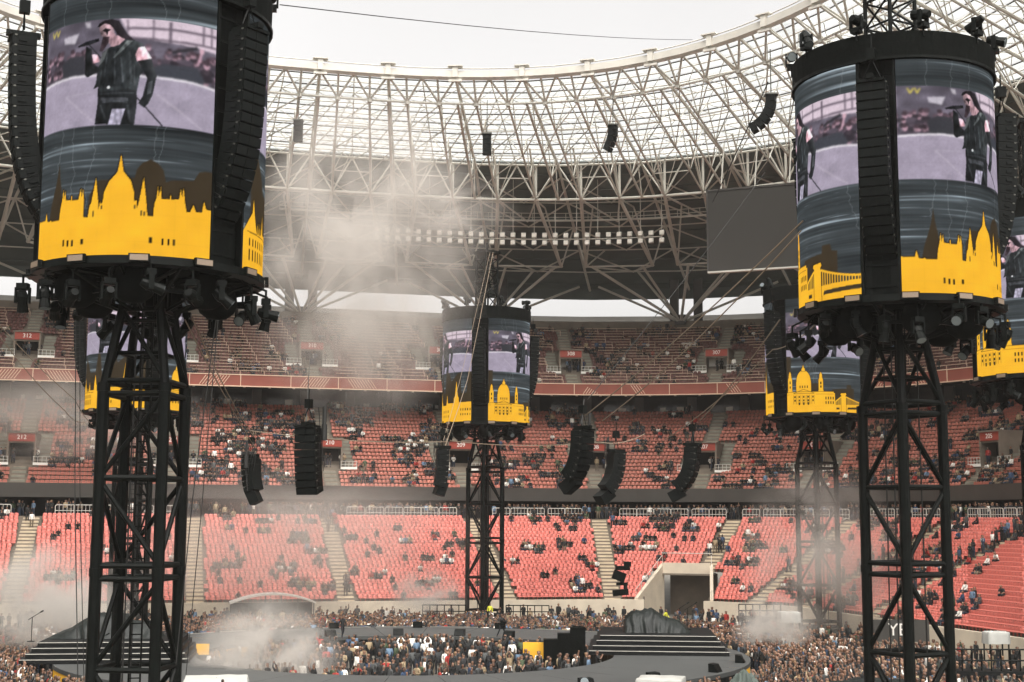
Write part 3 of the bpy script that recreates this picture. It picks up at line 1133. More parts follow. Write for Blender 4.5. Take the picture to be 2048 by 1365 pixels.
def pmask(pts):
    pts = np.asarray(pts, float)
    m = np.zeros((CH, CW), bool)
    x0, x1 = pts[:, 0].min(), pts[:, 0].max()
    h0, h1 = pts[:, 1].min(), pts[:, 1].max()
    c0, c1 = max(0, int(x0 / PW_M * CW) - 1), min(CW, int(x1 / PW_M * CW) + 2)
    r0, r1 = max(0, int((PH_M - h1) / PH_M * CH) - 1), min(CH, int((PH_M - h0) / PH_M * CH) + 2)
    if c1 <= c0 or r1 <= r0:
        return m
    x, h = XX[r0:r1, c0:c1], HH[r0:r1, c0:c1]
    ins = np.zeros(x.shape, bool)
    for (ax, ay), (bx, by) in zip(pts, np.roll(pts, -1, axis=0)):
        if ay == by:
            continue
        c = (ay > h) != (by > h)
        xi = ax + (h - ay) * (bx - ax) / (by - ay)
        ins ^= c & (x < xi)
    m[r0:r1, c0:c1] = ins
    return m

def fill(A, pts, col, alpha=1.0):
    m = pmask(pts)
    A[m] = A[m] * (1 - alpha) + np.asarray(col) * alpha

def rect(A, x0, x1, h0, h1, col, alpha=1.0):
    fill(A, [(x0, h0), (x1, h0), (x1, h1), (x0, h1)], col, alpha)

def disc(A, x, h, rx, rh, col, alpha=1.0):
    m = ((XX - x) / rx) ** 2 + ((HH - h) / rh) ** 2 < 1
    A[m] = A[m] * (1 - alpha) + np.asarray(col) * alpha

def stroke(A, p, q, w, col, alpha=1.0):
    p, q = np.array(p), np.array(q)
    d = q - p
    L = np.linalg.norm(d)
    n = np.array([-d[1], d[0]]) / L * w / 2
    fill(A, [p + n, q + n, q - n, p - n], col, alpha)

def smooth_noise(h, w, sy, sx, r):
    a = r.normal(size=(h // sy + 3, w // sx + 3))
    yy, xx = np.arange(h) / sy, np.arange(w) / sx
    yi, xi = yy.astype(int), xx.astype(int)
    fy, fx = (yy - yi)[:, None], (xx - xi)[None]
    return (a[yi][:, xi] * (1 - fy) * (1 - fx) + a[yi + 1][:, xi] * fy * (1 - fx) + a[yi][:, xi + 1] * (1 - fy) * fx + a[yi + 1][:, xi + 1] * fy * fx)

# conversion of points read off the nearest drum into panel metres
def vconv(zx, zy):
    x = 80 + zx / 5.25
    a = math.degrees(math.asin(max(-.999, min(.999, (x - 304) / 223)))) + 20
    bv = np.interp(zx, [40, 400, 850, 1300, 1785], [1350, 1265, 1225, 1245, 1310])
    return ((a + 49) / 98 * PW_M, 5.0 + (bv - zy) / 283.0)

def kconv(zx, zy):
    x = 60 + zx / 4.0146
    a = math.degrees(math.asin(max(-.999, min(.999, (x - 300) / 225)))) + 20
    bv = np.interp(zx, [60, 400, 720, 1100, 1410], [1190, 1125, 1120, 1140, 1180])
    return ((a + 49) / 98 * PW_M, (bv - zy) / 217.0)

def vp(*pts):
    return [vconv(*p) for p in pts]

def kp(*pts):
    return [kconv(*p) for p in pts]
AMBER, BROWN, DARKW = sr(255, 190, 48), sr(64, 54, 40), sr(30, 26, 18)

def common(seed):
    r = np.random.default_rng(seed)
    A = np.zeros((CH, CW, 3))
    n = smooth_noise(CH, CW, 3, 150, r) * .5 + smooth_noise(CH, CW, 9, 300, r) * .6 + smooth_noise(CH, CW, 40, 400, r) * .5
    s = np.clip(n - .45, 0, 2) * .40 + np.clip(smooth_noise(CH, CW, 2, 60, r) - 1.5, 0, 1) * .35
    base = np.array([67, 73, 76]) / 255
    A[:] = base * (0.95 + .22 * n[..., None]) + s[..., None] * np.array([.75, .8, .85])
    A = np.clip(A, .10, .8)
    for _ in range(5):              # faint cracks
        x = r.uniform(.4, 7.3)
        h = 10.4
        while h > 1:
            x2, h2 = x + r.normal(0, .06), h - r.uniform(.08, .25)
            stroke(A, (x, h), (x2, h2), .022, sr(170, 178, 180), .42)
            x, h = x2, h2
    # live picture
    F = np.zeros((CH, CW, 3))
    F[:] = sr(98, 92, 104)
    r2 = np.random.default_rng(5)
    nz = smooth_noise(CH, CW, 16, 22, r2)
    F *= (1 + .16 * nz[..., None])
    fill(F, vp((780, 20), (1810, 120), (1805, 420), (1500, 350), (1130, 300), (900, 260)), sr(222, 204, 216))
    for a, b, w in (((870, 60), (880, 200), .06), ((1120, 60), (1125, 300), .06), ((1285, 80), (1285, 330), .11), ((1610, 100), (1612, 330), .07), ((1690, 110), (1692, 340), .07),
                    ((860, 160), (1240, 165), .09), ((1240, 165), (1810, 225), .09), ((880, 265), (1250, 290), .08), ((1250, 290), (1800, 350), .08)):
        stroke(F, vconv(*a), vconv(*b), w, sr(112, 100, 112))
    fill(F, vp((255, 265), (405, 215), (370, 330), (265, 330)), sr(196, 190, 200))
    fill(F, vp((455, 95), (510, 95), (520, 160), (480, 160)), sr(190, 184, 192))
    for (x, y) in ((150, 200), (190, 190)):     # small yellow emblem
        stroke(F, vconv(x - 15, y - 25), vconv(x, y + 45), .07, sr(214, 196, 96))
        stroke(F, vconv(x, y + 45), vconv(x + 18, y - 25), .07, sr(214, 196, 96))
    # onlookers: many small uneven heads with hair and shoulders, later softened
    for _ in range(150):
        zx, zy = r2.uniform(40, 1800), 0
        if 560 < zx < 1000: continue
        lim = np.interp(zx, [20, 350, 600, 1170, 1800], [800, 700, 685, 695, 820])
        zy = r2.uniform(lim - 330 if zx > 1000 else lim - 280, lim - 40)
        c = vconv(zx, zy)
        q = r2.uniform(.08, .17)
        tone = r2.uniform(.65, 1.05)
        disc(F, c[0] + r2.normal(0, .03), c[1] - q * 2.0, q * 1.9, q * 1.1, sr(62, 56, 64) * r2.uniform(.7, 1.5), .85)
        disc(F, c[0], c[1], q * .85, q * 1.15, np.clip(sr(214, 172, 188) * tone, 0, 1), .9)
        disc(F, c[0] + q * r2.uniform(-.3, .3), c[1] + q * .6, q * .9, q * .7, sr(52, 42, 48) * r2.uniform(.8, 1.9), .85)
    stroke(F, vconv(1560, 560), vconv(1600, 400), .11, sr(206, 166, 182), .9)
    disc(F, *vconv(1598, 395), .1, .12, sr(220, 180, 194))
    fill(F, vp((250, 560), (330, 480), (470, 470), (480, 700), (260, 720)), sr(60, 60, 66))
    fill(F, vp((1000, 640), (1230, 555), (1560, 585), (1640, 740), (1600, 770), (1170, 700)), sr(66, 68, 76))
    stroke(F, vconv(1310, 420), vconv(1555, 360), .12, sr(52, 50, 56))
    floor = [(20, 830), (100, 790), (350, 710), (600, 690), (1000, 692), (1170, 705), (1500, 750), (1800, 830), (1800, 1400), (20, 1400)]
    m = pmask(vp(*floor))
    F[m] = (sr(168, 158, 176) * (1 + .03 * nz[..., None]))[m]
    for a, b in zip(floor[:7], floor[1:8]):
        stroke(F, vconv(*a), vconv(*b), .09, sr(240, 234, 240))
    stroke(F, vconv(300, 930), vconv(590, 1210), .03, sr(206, 196, 208))
    stroke(F, vconv(1170, 890), vconv(1620, 1270), .03, sr(206, 196, 208))
    stroke(F, vconv(300, 930), vconv(560, 880), .02, sr(196, 188, 200))
    for _ in range(2):          # a slightly soft camera picture behind the performer
        F = (F + np.roll(F, 2, 0) + np.roll(F, -2, 0) + np.roll(F, 2, 1) + np.roll(F, -2, 1)) / 5
    F0 = F.copy()
    # the performer
    blk, lea, skn = sr(34, 36, 38), sr(48, 52, 54), sr(226, 176, 186)
    stroke(F, vconv(510, 350), vconv(1240, 1240), .05, sr(36, 36, 40))
    fill(F, vp((610, 840), (980, 810), (990, 1000), (970, 1235), (595, 1235), (615, 1000)), blk)
    fill(F, vp((755, 1060), (880, 1050), (835, 1235), (722, 1235)), sr(186, 180, 200))
    fill(F, vp((640, 940), (900, 930), (910, 970), (660, 1000)), sr(84, 86, 92), .8)
    fill(F, vp((720, 370), (640, 440), (620, 560), (600, 640), (590, 780), (568, 845), (612, 820), (640, 880), (900, 830), (985, 860), (1010, 680), (1040, 640), (975, 520), (985, 380), (1040, 340), (940, 290), (870, 280), (800, 340)), lea)
    fill(F, vp((700, 400), (800, 380), (850, 800), (660, 830), (640, 600)), blk, .8)
    fill(F, vp((880, 285), (930, 300), (760, 500), (745, 490)), sr(110, 116, 116), .9)
    fill(F, vp((700, 380), (640, 450), (610, 590), (650, 540)), sr(104, 108, 108), .9)
    for x0_, y0_, x1_, y1_, w_ in ((690, 440, 660, 780, .05), (760, 420, 770, 780, .06), (820, 480, 850, 760, .07), (900, 420, 930, 780, .09), (950, 560, 960, 800, .05), (640, 620, 620, 800, .05), (640, 1020, 700, 1180, .08), (900, 1010, 930, 1200, .08), (630, 900, 960, 880, .05), (640, 960, 900, 985, .06)):
        stroke(F, vconv(x0_, y0_), vconv(x1_, y1_), w_, sr(92, 96, 100), .45)
    fill(F, vp((985, 375), (1040, 365), (1115, 500), (1040, 515), (975, 528), (958, 450)), skn)
    fill(F, vp((985, 525), (1112, 498), (1168, 690), (1135, 900), (1095, 1000), (1060, 1042), (1000, 995), (1040, 920), (1078, 720), (1040, 640)), blk)
    fill(F, vp((1090, 760), (1130, 740), (1120, 880), (1080, 900)), sr(86, 90, 94), .7)
    fill(F, vp((480, 365), (535, 400), (545, 560), (605, 600), (612, 650), (505, 715), (480, 690), (475, 450)), blk)
    fill(F, vp((540, 460), (590, 460), (620, 540), (560, 560)), skn)
    fill(F, vp((720, 370), (700, 330), (790, 230), (850, 280), (800, 345), (750, 368)), sr(198, 160, 168))
    fill(F, vp((600, 150), (640, 112), (690, 118), (735, 165), (745, 215), (772, 255), (745, 330), (712, 350), (690, 310), (650, 268), (625, 255), (606, 205)), sr(222, 184, 192))
    fill(F, vp((700, 200), (745, 215), (772, 255), (745, 330), (712, 350), (700, 300)), sr(188, 148, 158), .6)
    fill(F, vp((583, 155), (600, 115), (650, 80), (720, 62), (790, 80), (830, 150), (875, 225), (950, 300), (880, 295), (810, 262), (778, 240), (755, 195), (735, 165), (700, 128), (650, 114), (605, 152)), sr(30, 26, 30))
    fill(F, vp((632, 195), (660, 165), (715, 182), (690, 202), (682, 250), (662, 215)), sr(28, 24, 28))
    fill(F, vp((640, 262), (700, 260), (700, 320), (640, 430), (612, 425)), sr(60, 46, 52), .9)
    fill(F, vp((395, 360), (480, 312), (600, 280), (606, 312), (520, 350), (408, 372)), sr(30, 30, 34))
    disc(F, *vconv(712, 824), .06, .06, sr(240, 235, 240))
    fm_ = (np.abs(F - F0).sum(2) > .02).astype(float)      # model the figure: light from the upper right, cloth texture
    bl = fm_.copy()
    for k_ in (3, 5, 8, 11):
        bl = (bl + np.roll(bl, k_, 0) + np.roll(bl, -k_, 0) + np.roll(bl, k_, 1) + np.roll(bl, -k_, 1)) / 5
    lum = (np.roll(bl, 5, 1) - np.roll(bl, -5, 1)) * 1.0 + (np.roll(bl, -5, 0) - np.roll(bl, 5, 0)) * .5
    tex = smooth_noise(CH, CW, 7, 4, r2) * .16 + smooth_noise(CH, CW, 18, 12, r2) * .18
    F = np.where(fm_[..., None] > .5, np.clip(F * (1 + .9 * lum + tex)[..., None] + (np.clip(lum, 0, 1) * .16)[..., None], 0, 1), F)
    F = (F * 2 + np.roll(F, 1, 0) + np.roll(F, -1, 0) + np.roll(F, 1, 1) + np.roll(F, -1, 1)) / 6
    F *= 1 + .022 * smooth_noise(CH, CW, 4, 4, r2)[..., None]
    vm = (HH > 5.0) & (HH < 9.15)
    A[vm] = F[vm] * 1.0
    return A

def finish(A):
    fx, fh = (XX / .48) % 1, (HH / .52) % 1          # faint seams between the LED tiles
    A = A * (1 - .025 * ((fx < .05) | (fh < .05)))[..., None]
    A = A * (1 + .02 * smooth_noise(CH, CW, 26, 24, np.random.default_rng(9)))[..., None]
    A = A.reshape(GH, SSF, GW, SSF, 3).mean((1, 3))
    return np.clip(A, 0, 1)

def outline_fill(A, pts, col):
    m = pmask(pts)
    e = m.copy()
    for dy in (-2, -1, 0, 1, 2):
        for dx in (-2, -1, 0, 1, 2):
            e |= np.roll(np.roll(m, dy, 0), dx, 1)
    A[e & ~m] = A[e & ~m] * .45
    A[m] = col

def parliament():
    A = common(21)
    for p in (kp((200, 835), (215, 700), (240, 560), (252, 480), (265, 345), (275, 480), (287, 560), (300, 700), (310, 835)),
              kp((485, 805), (500, 620), (560, 500), (630, 495), (800, 485), (825, 485), (840, 410), (880, 360), (940, 330), (1000, 370), (1035, 420), (1055, 520), (1095, 500), (1260, 505), (1300, 430), (1350, 420), (1410, 430), (1410, 900), (485, 900))):
        fill(A, p, BROWN)
    rect(A, PW_M - .12, PW_M + .1, 1.0, 3.4, BROWN)
    out = kp((60, 1190), (60, 1145), (85, 1125), (105, 880), (109, 840), (112, 790), (122, 830), (170, 825), (177, 760), (187, 835), (205, 838), (212, 825), (222, 838), (280, 825), (285, 740), (298, 650), (303, 565), (311, 650), (318, 570), (325, 658), (364, 658), (368, 600), (372, 658), (420, 652), (435, 552), (443, 640), (452, 555), (460, 650), (462, 800), (495, 805), (500, 745), (507, 700), (515, 690), (545, 478), (568, 690), (572, 745), (580, 668), (586, 700), (600, 680), (606, 600), (640, 510), (690, 445), (700, 425), (722, 285), (742, 425), (755, 445), (800, 510), (824, 600), (828, 680), (845, 668), (851, 740), (862, 690), (892, 476), (918, 690), (922, 745), (930, 800), (970, 805), (975, 700), (988, 660), (1000, 552), (1006, 640), (1018, 555), (1027, 658), (1089, 660), (1092, 600), (1097, 660), (1155, 660), (1169, 562), (1176, 650), (1188, 562), (1200, 680), (1215, 768), (1240, 768), (1265, 705), (1285, 766), (1330, 768), (1343, 672), (1362, 742), (1412, 752))
    out[0] = (0, 0); out[1] = (0, .28)
    out += [(PW_M + .05, out[-1][1]), (PW_M + .05, 0)]
    outline_fill(A, out, AMBER)
    for x0, x1, y0, y1 in ((314, 326, 990, 1046), (346, 360, 988, 1044), (380, 393, 986, 1042), (449, 467, 980, 1024), (948, 968, 980, 1026), (1038, 1052, 988, 1040), (1082, 1096, 990, 1040), (1122, 1136, 992, 1042)):
        a, b = kconv(x0, y1), kconv(x1, y0)
        rect(A, a[0], b[0], a[1], b[1], DARKW)
    for x0, x1, y0, y1 in ((527, 537, 755, 800), (586, 596, 710, 742), (830, 840, 710, 740), (878, 886, 755, 800), (900, 908, 765, 800)):
        a, b = kconv(x0, y1), kconv(x1, y0)
        rect(A, a[0], b[0], a[1], b[1], BROWN)
    return finish(A)

def basilica():
    A = common(33)
    U = PW_M
    rect(A, 0, .06 * U, 0, 5.1, BROWN)
    rect(A, .30 * U, .40 * U, 0, 2.6, BROWN)
    fill(A, [(.54 * U, 0), (.54 * U, 2.05), (.70 * U, 2.15), (.73 * U, 2.15), (.735 * U, 2.5), (.80 * U, 2.5), (.81 * U, 2.2), (.85 * U, 2.15), (.85 * U, 0)], BROWN)
    def twr(u, w, top):
        outline_fill(A, [(u * U - w, 0), (u * U - w, 1.95), (u * U - w * .85, 2.0), (u * U - w * .85, top - .75), (u * U - w * .55, top - .55), (u * U - w * .45, top - .25), (u * U, top), (u * U + w * .45, top - .25), (u * U + w * .55, top - .55), (u * U + w * .85, top - .75), (u * U + w * .85, 2.0), (u * U + w, 1.95), (u * U + w, 0)], AMBER)
        rect(A, u * U - .06, u * U + .06, top - 1.15, top - .9, DARKW)
        rect(A, u * U - .05, u * U + .05, 2.2, 2.4, DARKW)
    twr(.045, .24, 3.75)
    twr(.41, .24, 3.65)
    cx, w = .21 * U, .68
    dome = [(cx - w, 1.8), (cx - w, 2.75)] + [(cx + w * .96 * -math.cos(t), 2.75 + 1.05 * math.sin(t)) for t in np.linspace(0, math.pi, 24)] + [(cx + w, 2.75), (cx + w, 1.8)]
    outline_fill(A, dome, AMBER)
    outline_fill(A, [(cx - .16, 3.7), (cx - .14, 3.95), (cx - .06, 4.05), (cx, 4.35), (cx + .06, 4.05), (cx + .14, 3.95), (cx + .16, 3.7)], AMBER)
    outline_fill(A, [(0, 0), (0, 1.8), (.07 * U, 1.85), (.35 * U, 1.85), (.56 * U, 1.85), (.56 * U, 1.72), (.575 * U, 1.72), (.575 * U, 0)], AMBER)
    for e in range(4):
        rect(A, cx - .36 + e * .22, cx - .28 + e * .22, 2.2, 2.42, DARKW)
    for a, b in (((cx - .95, 1.72), (cx, 2.08)), ((cx, 2.08), (cx + .95, 1.72)), ((cx - .95, 1.70), (cx + .95, 1.70)), ((.0, 1.62), (.3, 1.62)), ((cx + 1.1, 1.62), (.56 * U, 1.62))):
        stroke(A, a, b, .035, DARKW, .8)
    for e in range(5):
        x = cx - .82 + e * .41
        rect(A, x - .06, x + .06, 1.32, 1.48, DARKW)
        rect(A, x - .06, x + .06, .98, 1.18, DARKW)
        for s in (-.12, .12):
            rect(A, x + s - .012, x + s + .012, .75, 1.55, DARKW, .7)
        if e in (1, 2, 3):
            rect(A, x - .07, x + .07, .68, .92, DARKW)
    for e in range(4):
        for h in (.75, 1.15):
            rect(A, .46 * U + e * .22, .46 * U + e * .22 + .09, h, h + .24, DARKW)
    # chain bridge
    tx = .685 * U
    deck = .66
    fill(A, [(.575 * U, 0), (.575 * U, deck), (U, deck + .12), (U, 0)], AMBER)
    outline_fill(A, [(tx - .26, 0), (tx - .22, 1.5), (tx - .32, 1.6), (tx - .26, 1.72), (tx + .26, 1.76), (tx + .32, 1.62), (tx + .22, 1.52), (tx + .28, 0)], AMBER)
    c0, c1 = (tx + .24, 1.42), (U, .95)
    prev = None
    for t in np.linspace(0, 1, 16):
        x = c0[0] + (c1[0] - c0[0]) * t
        h = c0[1] + (c1[1] - c0[1]) * (1 - (1 - t) ** 1.7)
        rect(A, x - .028, x + .028, .6, h, AMBER)
        if prev: stroke(A, prev, (x, h), .10, AMBER)
        prev = (x, h)
    prev = None
    for t in np.linspace(0, 1, 6):
        x = tx - .22 - t * .6
        h = 1.42 - .45 * t
        rect(A, x - .028, x + .028, .6, h, AMBER)
        if prev: stroke(A, prev, (x, h), .10, AMBER)
        prev = (x, h)
    fill(A, [(tx + .4, .28), (tx + .45, .46), (U, .56), (U, .36)], BROWN)
    rect(A, tx - .75, tx - .45, .26, .42, BROWN)
    rect(A, 0, U, -.1, .04, sr(200, 140, 30))
    return finish(A)

def spires():
    A = common(45)
    U = PW_M
    fill(A, [(.05 * U, 0), (.07 * U, 3.6), (.12 * U, 4.9), (.2 * U, 4.0), (.25 * U, 3.3), (.36 * U, 3.3), (.40 * U, 5.0), (.44 * U, 4.95), (.47 * U, 3.0), (.51 * U, 2.9), (.55 * U, 5.0), (.62 * U, 5.0), (.68 * U, 4.1), (.80 * U, 4.9), (.84 * U, 4.9), (.85 * U, 2.9), (.93 * U, 2.9), (.95 * U, 5.0), (U, 5.0), (U, 0)], BROWN)
    out = [(0, 0), (0, 1.5), (.06 * U, 2.1), (.09 * U, 2.35), (.10 * U, 2.95), (.115 * U, 2.35), (.13 * U, 1.95), (.15 * U, 1.6)]
    for e in range(4):
        out += [(.155 * U + e * .13, 1.6), (.16 * U + e * .13, 2.1), (.165 * U + e * .13, 1.6)]
    out += [(.23 * U, 1.7), (.245 * U, 2.5), (.26 * U, 1.7), (.34 * U, 1.7), (.345 * U, 2.2), (.365 * U, 3.1), (.385 * U, 2.2), (.42 * U, 1.9), (.43 * U, 1.72), (.55 * U, 1.72), (.565 * U, 2.1), (.575 * U, 2.85), (.59 * U, 2.1), (.60 * U, 1.9), (.72 * U, 1.9), (.725 * U, 2.4), (.745 * U, 2.6), (.77 * U, 4.15), (.795 * U, 2.6), (.81 * U, 2.4), (.815 * U, 1.95), (U, 1.98), (U, 0)]
    outline_fill(A, out, AMBER)
    stroke(A, (.04 * U, 1.55), (.33 * U, 1.5), .035, DARKW, .8)
    for k in range(7):
        x = .06 * U + k * .27
        rect(A, x, x + .09, 1.0, 1.3, DARKW)
        rect(A, x, x + .09, .42, .86, DARKW)
    for k in range(5):
        x = .45 * U + k * .3
        rect(A, x, x + .09, .95, 1.2, DARKW)
        rect(A, x, x + .08, .5, .74, DARKW)
    for k in range(5):
        x = .84 * U + k * .26
        rect(A, x, x + .1, 1.1, 1.34, DARKW)
        rect(A, x, x + .09, .65, .85, DARKW)
    return finish(A)

def s2l(A):
    return np.where(A <= .04045, A / 12.92, ((A + .055) / 1.055) ** 2.4)

def panel_mesh(name, A):
    a = np.radians(np.linspace(-ARC / 2, ARC / 2, GW))
    z = np.linspace(PH_M, 0, GH)
    V = np.empty((GH, GW, 3))
    V[..., 0] = DR * np.sin(a)[None]
    V[..., 1] = -DR * np.cos(a)[None]
    V[..., 2] = z[:, None]
    i = np.arange(GH * GW).reshape(GH, GW)
    F = np.stack([i[1:, :-1], i[1:, 1:], i[:-1, 1:], i[:-1, :-1]], -1).reshape(-1, 4)
    me = fast_mesh(name, V.reshape(-1, 3), F, [M['screen']], smooth=True)
    at = me.attributes.new('picture', 'FLOAT_COLOR', 'POINT')
    col = np.ones((GH * GW, 4), np.float32)
    col[:, :3] = s2l(A).reshape(-1, 3)
    at.data.foreach_set('color', col.ravel())
    return me
PANELS = [('S', panel_mesh('screen_panel_spires', spires()), -60), ('B', panel_mesh('screen_panel_basilica', basilica()), 60), ('A', panel_mesh('screen_panel_parliament', parliament()), 180)]

# ------------------------------------------------------------------ tower kit (meshes shared by all towers)
ZD = 20.25                # foot of the drum screen
SIDE, SIDE2, ZTAP0, ZTAP1, ZTOP = 2.48, 1.6, 15.6, 18.6, 38.0
H1, H2 = SIDE / 2, SIDE2 / 2
K = {}
b = MB()
b.tube((H1, H1, 0), (H1, H1, ZTAP0), .235, n=10)
b.tube((H1, H1, ZTAP0), (H2, H2, ZTAP1), .19, n=8)
b.tube((H2, H2, ZTAP1), (H2, H2, ZD + .3), .15, n=8)
for z in (1.2, 8.4, ZTAP0):
    b.tube((H1, H1, z - .16), (H1, H1, z + .16), .262, n=10)
K['leg'] = b.mesh('leg', M['black'], smooth=False)
K['hor'] = MB().tube((-H1, H1, 0), (H1, H1, 0), .11, n=8).mesh('crossbar', M['black'])
K['hor2'] = MB().tube((-H2, H2, 0), (H2, H2, 0), .09, n=6).mesh('crossbar', M['black'])
hs = 3.25
K['diaA'] = MB().tube((-H1, H1, 0), (H1, H1, hs), .105, n=8).mesh('diagonal', M['black'])
K['diaB'] = MB().tube((H1, H1, 0), (-H1, H1, hs), .105, n=8).mesh('diagonal', M['black'])
b = MB()
b.tube((-H1, H1, 0), (H2, H2, ZTAP1 - ZTAP0 - .1), .10, n=6)
K['diaT'] = b.mesh('diagonal', M['black'])
b = MB()
for x in (-.22, .22):
    b.tube((x, 0, .2), (x, 0, ZD), .04, n=5)
for z in np.arange(.5, ZD, .42):
    b.tube((-.22, 0, z), (.22, 0, z), .025, n=4)
for z in np.arange(2, ZD, 3.6):
    b.tube((-.22, 0, z), (-.22, 1.1, z), .03, n=4)
    b.tube((.22, 0, z), (.22, 1.1, z), .03, n=4)
K['ladder'] = b.mesh('ladder', M['black'])
b = MB()
for sx in (-1, 1):
    for sy in (-1, 1):
        b.tube((sx * .8, sy * .8, 30.6), (sx * .8, sy * .8, ZTOP), .10, n=6)
zs = np.arange(31.2, ZTOP, 1.25)
for i, z in enumerate(zs):
    for a in range(4):
        Rm = rotz(a * math.pi / 2)
        b.tube(Rm @ [-.8, .8, z], Rm @ [.8, .8, z], .055, n=5)
        if i + 1 < len(zs):
            s = 1 if i % 2 else -1
            b.tube(Rm @ [-.8 * s, .8, z], Rm @ [.8 * s, .8, z + 1.25], .055, n=5)
K['mast'] = b.mesh('mast', M['black'])
b = MB()
b.box((0, 0, ZTOP + .15), (2.0, 2.0, .3))
b.tube((0, 0, ZTOP), (0, 0, ZTOP + 1.2), .12, n=6)
K['mast_head'] = b.mesh('mast_head', M['black'])
b = MB()
b.lathe((0, 0, 0), [(4.15, ZD - .25), (4.15, ZD + PH_M + .1)], n=48)
b.lathe((0, 0, 0), [(4.15, ZD + PH_M + .1), (4.6, ZD + PH_M + .1), (4.62, ZD + PH_M + 1.25), (4.3, ZD + PH_M + 1.3), (4.3, ZD + PH_M + .2)], n=48)
K['shell'] = b.mesh('drum_shell', M['blackmat'], smooth=False)
b = MB()
b.lathe((0, 0, 0), [(4.62, ZD + PH_M + .02), (4.66, ZD + PH_M + .02), (4.66, ZD + PH_M + .14), (4.4, ZD + PH_M + .14)], n=48)
K['top_ring'] = b.mesh('top_ring', M['black'])
b = MB()
b.lathe((0, 0, 0), [(4.1, ZD - .05), (4.58, ZD - .02), (4.6, ZD - .32), (4.1, ZD - .36), (4.1, ZD - .05)], n=48)
for a in np.arange(0, 360, 30):
    c, s = math.cos(R(a)), math.sin(R(a))
    b.tube((c * 1.0, s * 1.0, ZD - 1.5), (c * 4.2, s * 4.2, ZD - .35), .07, n=5)
    b.tube((c * 1.0, s * 1.0, ZD - .35), (c * 4.3, s * 4.3, ZD - .3), .09, n=5)
    b.tube((c * 2.6, s * 2.6, ZD - .95), (c * 2.6, s * 2.6, ZD - .3), .05, n=4)
b.lathe((0, 0, 0), [(2.55, ZD - .9), (2.65, ZD - .9), (2.65, ZD - 1.05), (2.55, ZD - 1.05), (2.55, ZD - .9)], n=24)
K['bottom_ring'] = b.mesh('bottom_ring', M['black'])
b = MB()
b.lathe((0, 0, 0), [(0.7, -.25), (4.3, -.12)], n=40)
K['deck'] = b.mesh('drum_deck', M['blackmat'])
# black chain bag: a sagging sack
prof = [(.001, -1.35), (.35, -1.3), (.62, -1.05), (.74, -.7), (.70, -.3), (.60, 0)]
K['bag'] = MB().lathe((0, 0, 0), prof, n=14).mesh('chain_bag', M['blackmat'], smooth=True)
# gap column
b = MB()
b.box((0, -3.95, ZD + PH_M / 2 - .1), (1.72, .35, PH_M + .5))
for z in np.arange(ZD + .4, ZD + PH_M, .95):
    b.box((0, -4.14, z), (1.3, .06, .08))
for s in (-1, 1):
    b.box((s * .78, -4.3, ZD + PH_M / 2), (.1, .3, PH_M + .2))
K['gap'] = b.mesh('gap_column', M['black'])
b = MB().box((0, -4.68, ZD - .12), (.78, .14, .3)).box((0, -4.755, ZD - .12), (.66, .02, .22), None, 1)
b.box((0, -4.5, ZD + .02), (.5, .3, .05))
K['strobe'] = b.mesh('strobe', [M['black'], M['strobe']])
# moving light: base, yoke arms, and a tapered head with a lens
b = MB()
b.box((0, 0, -.12), (.44, .36, .22))
for s in (-1, 1):
    b.box((s * .26, 0, -.48), (.07, .2, .62))
b.box((0, 0, -.24), (.58, .22, .08))
b.tube((0, 0, 0), (0, 0, .35), .05, n=5)
K['yoke'] = b.mesh('spotlight', M['black'])
b = MB()
b.tube((0, .34, 0), (0, .1, 0), .15, .23, n=10)
b.tube((0, .1, 0), (0, -.12, 0), .23, .22, n=10)
b.tube((0, -.12, 0), (0, -.52, 0), .19, .24, n=10)
b.tube((0, -.52, 0), (0, -.53, 0), .21, .21, n=10, mi=1)
K['head'] = b.mesh('head', [M['black'], M['lens']])

# line array kit
b = MB()
b.box((0, .12, -.195), (1.25, .9, .385))
b.box((0, -.345, -.195), (1.16, .05, .33), None, 1)
b.box((0, -.36, -.195), (.10, .05, .34))
for s in (-1, 1):
    b.box((s * .64, .05, -.195), (.05, .3, .12), None, 0)
    b.box((s * .64, -.22, -.03), (.05, .09, .06), None, 2)
K['cab'] = b.mesh('cabinet', [M['cab'], M['grille'], M['metal']])
b = MB()
b.box((0, 0, .07), (1.2, .9, .12))
b.box((0, .1, .22), (.3, 1.3, .2))
for s in (-1, 1):
    b.tube((s * .35, .1, .3), (0, .1, 1.15), .03, n=4)
b.box((0, .1, 1.35), (.34, .4, .5))
b.tube((0, .1, 1.5), (0, .1, 2.2), .04, n=4)
K['bumper'] = b.mesh('hanging_frame', M['black'])

def line_array(p, rz, n, angles, label, group, frame=True):
    t = empty('line_array', p, label, 'loudspeaker', group, rz=rz)
    q = np.zeros(3)
    for i in range(n):
        a = angles[i]
        inst('cabinet', K['cab'], t, q, rot=(a, 0, 0))
        q = q + rotx(a) @ np.array([0, 0, -.41])
    if frame:
        inst('hanging_frame', K['bumper'], t)
    return t, q
JC = [R(.55 * i + .225 * max(0, i - 6) ** 2) for i in range(20)]

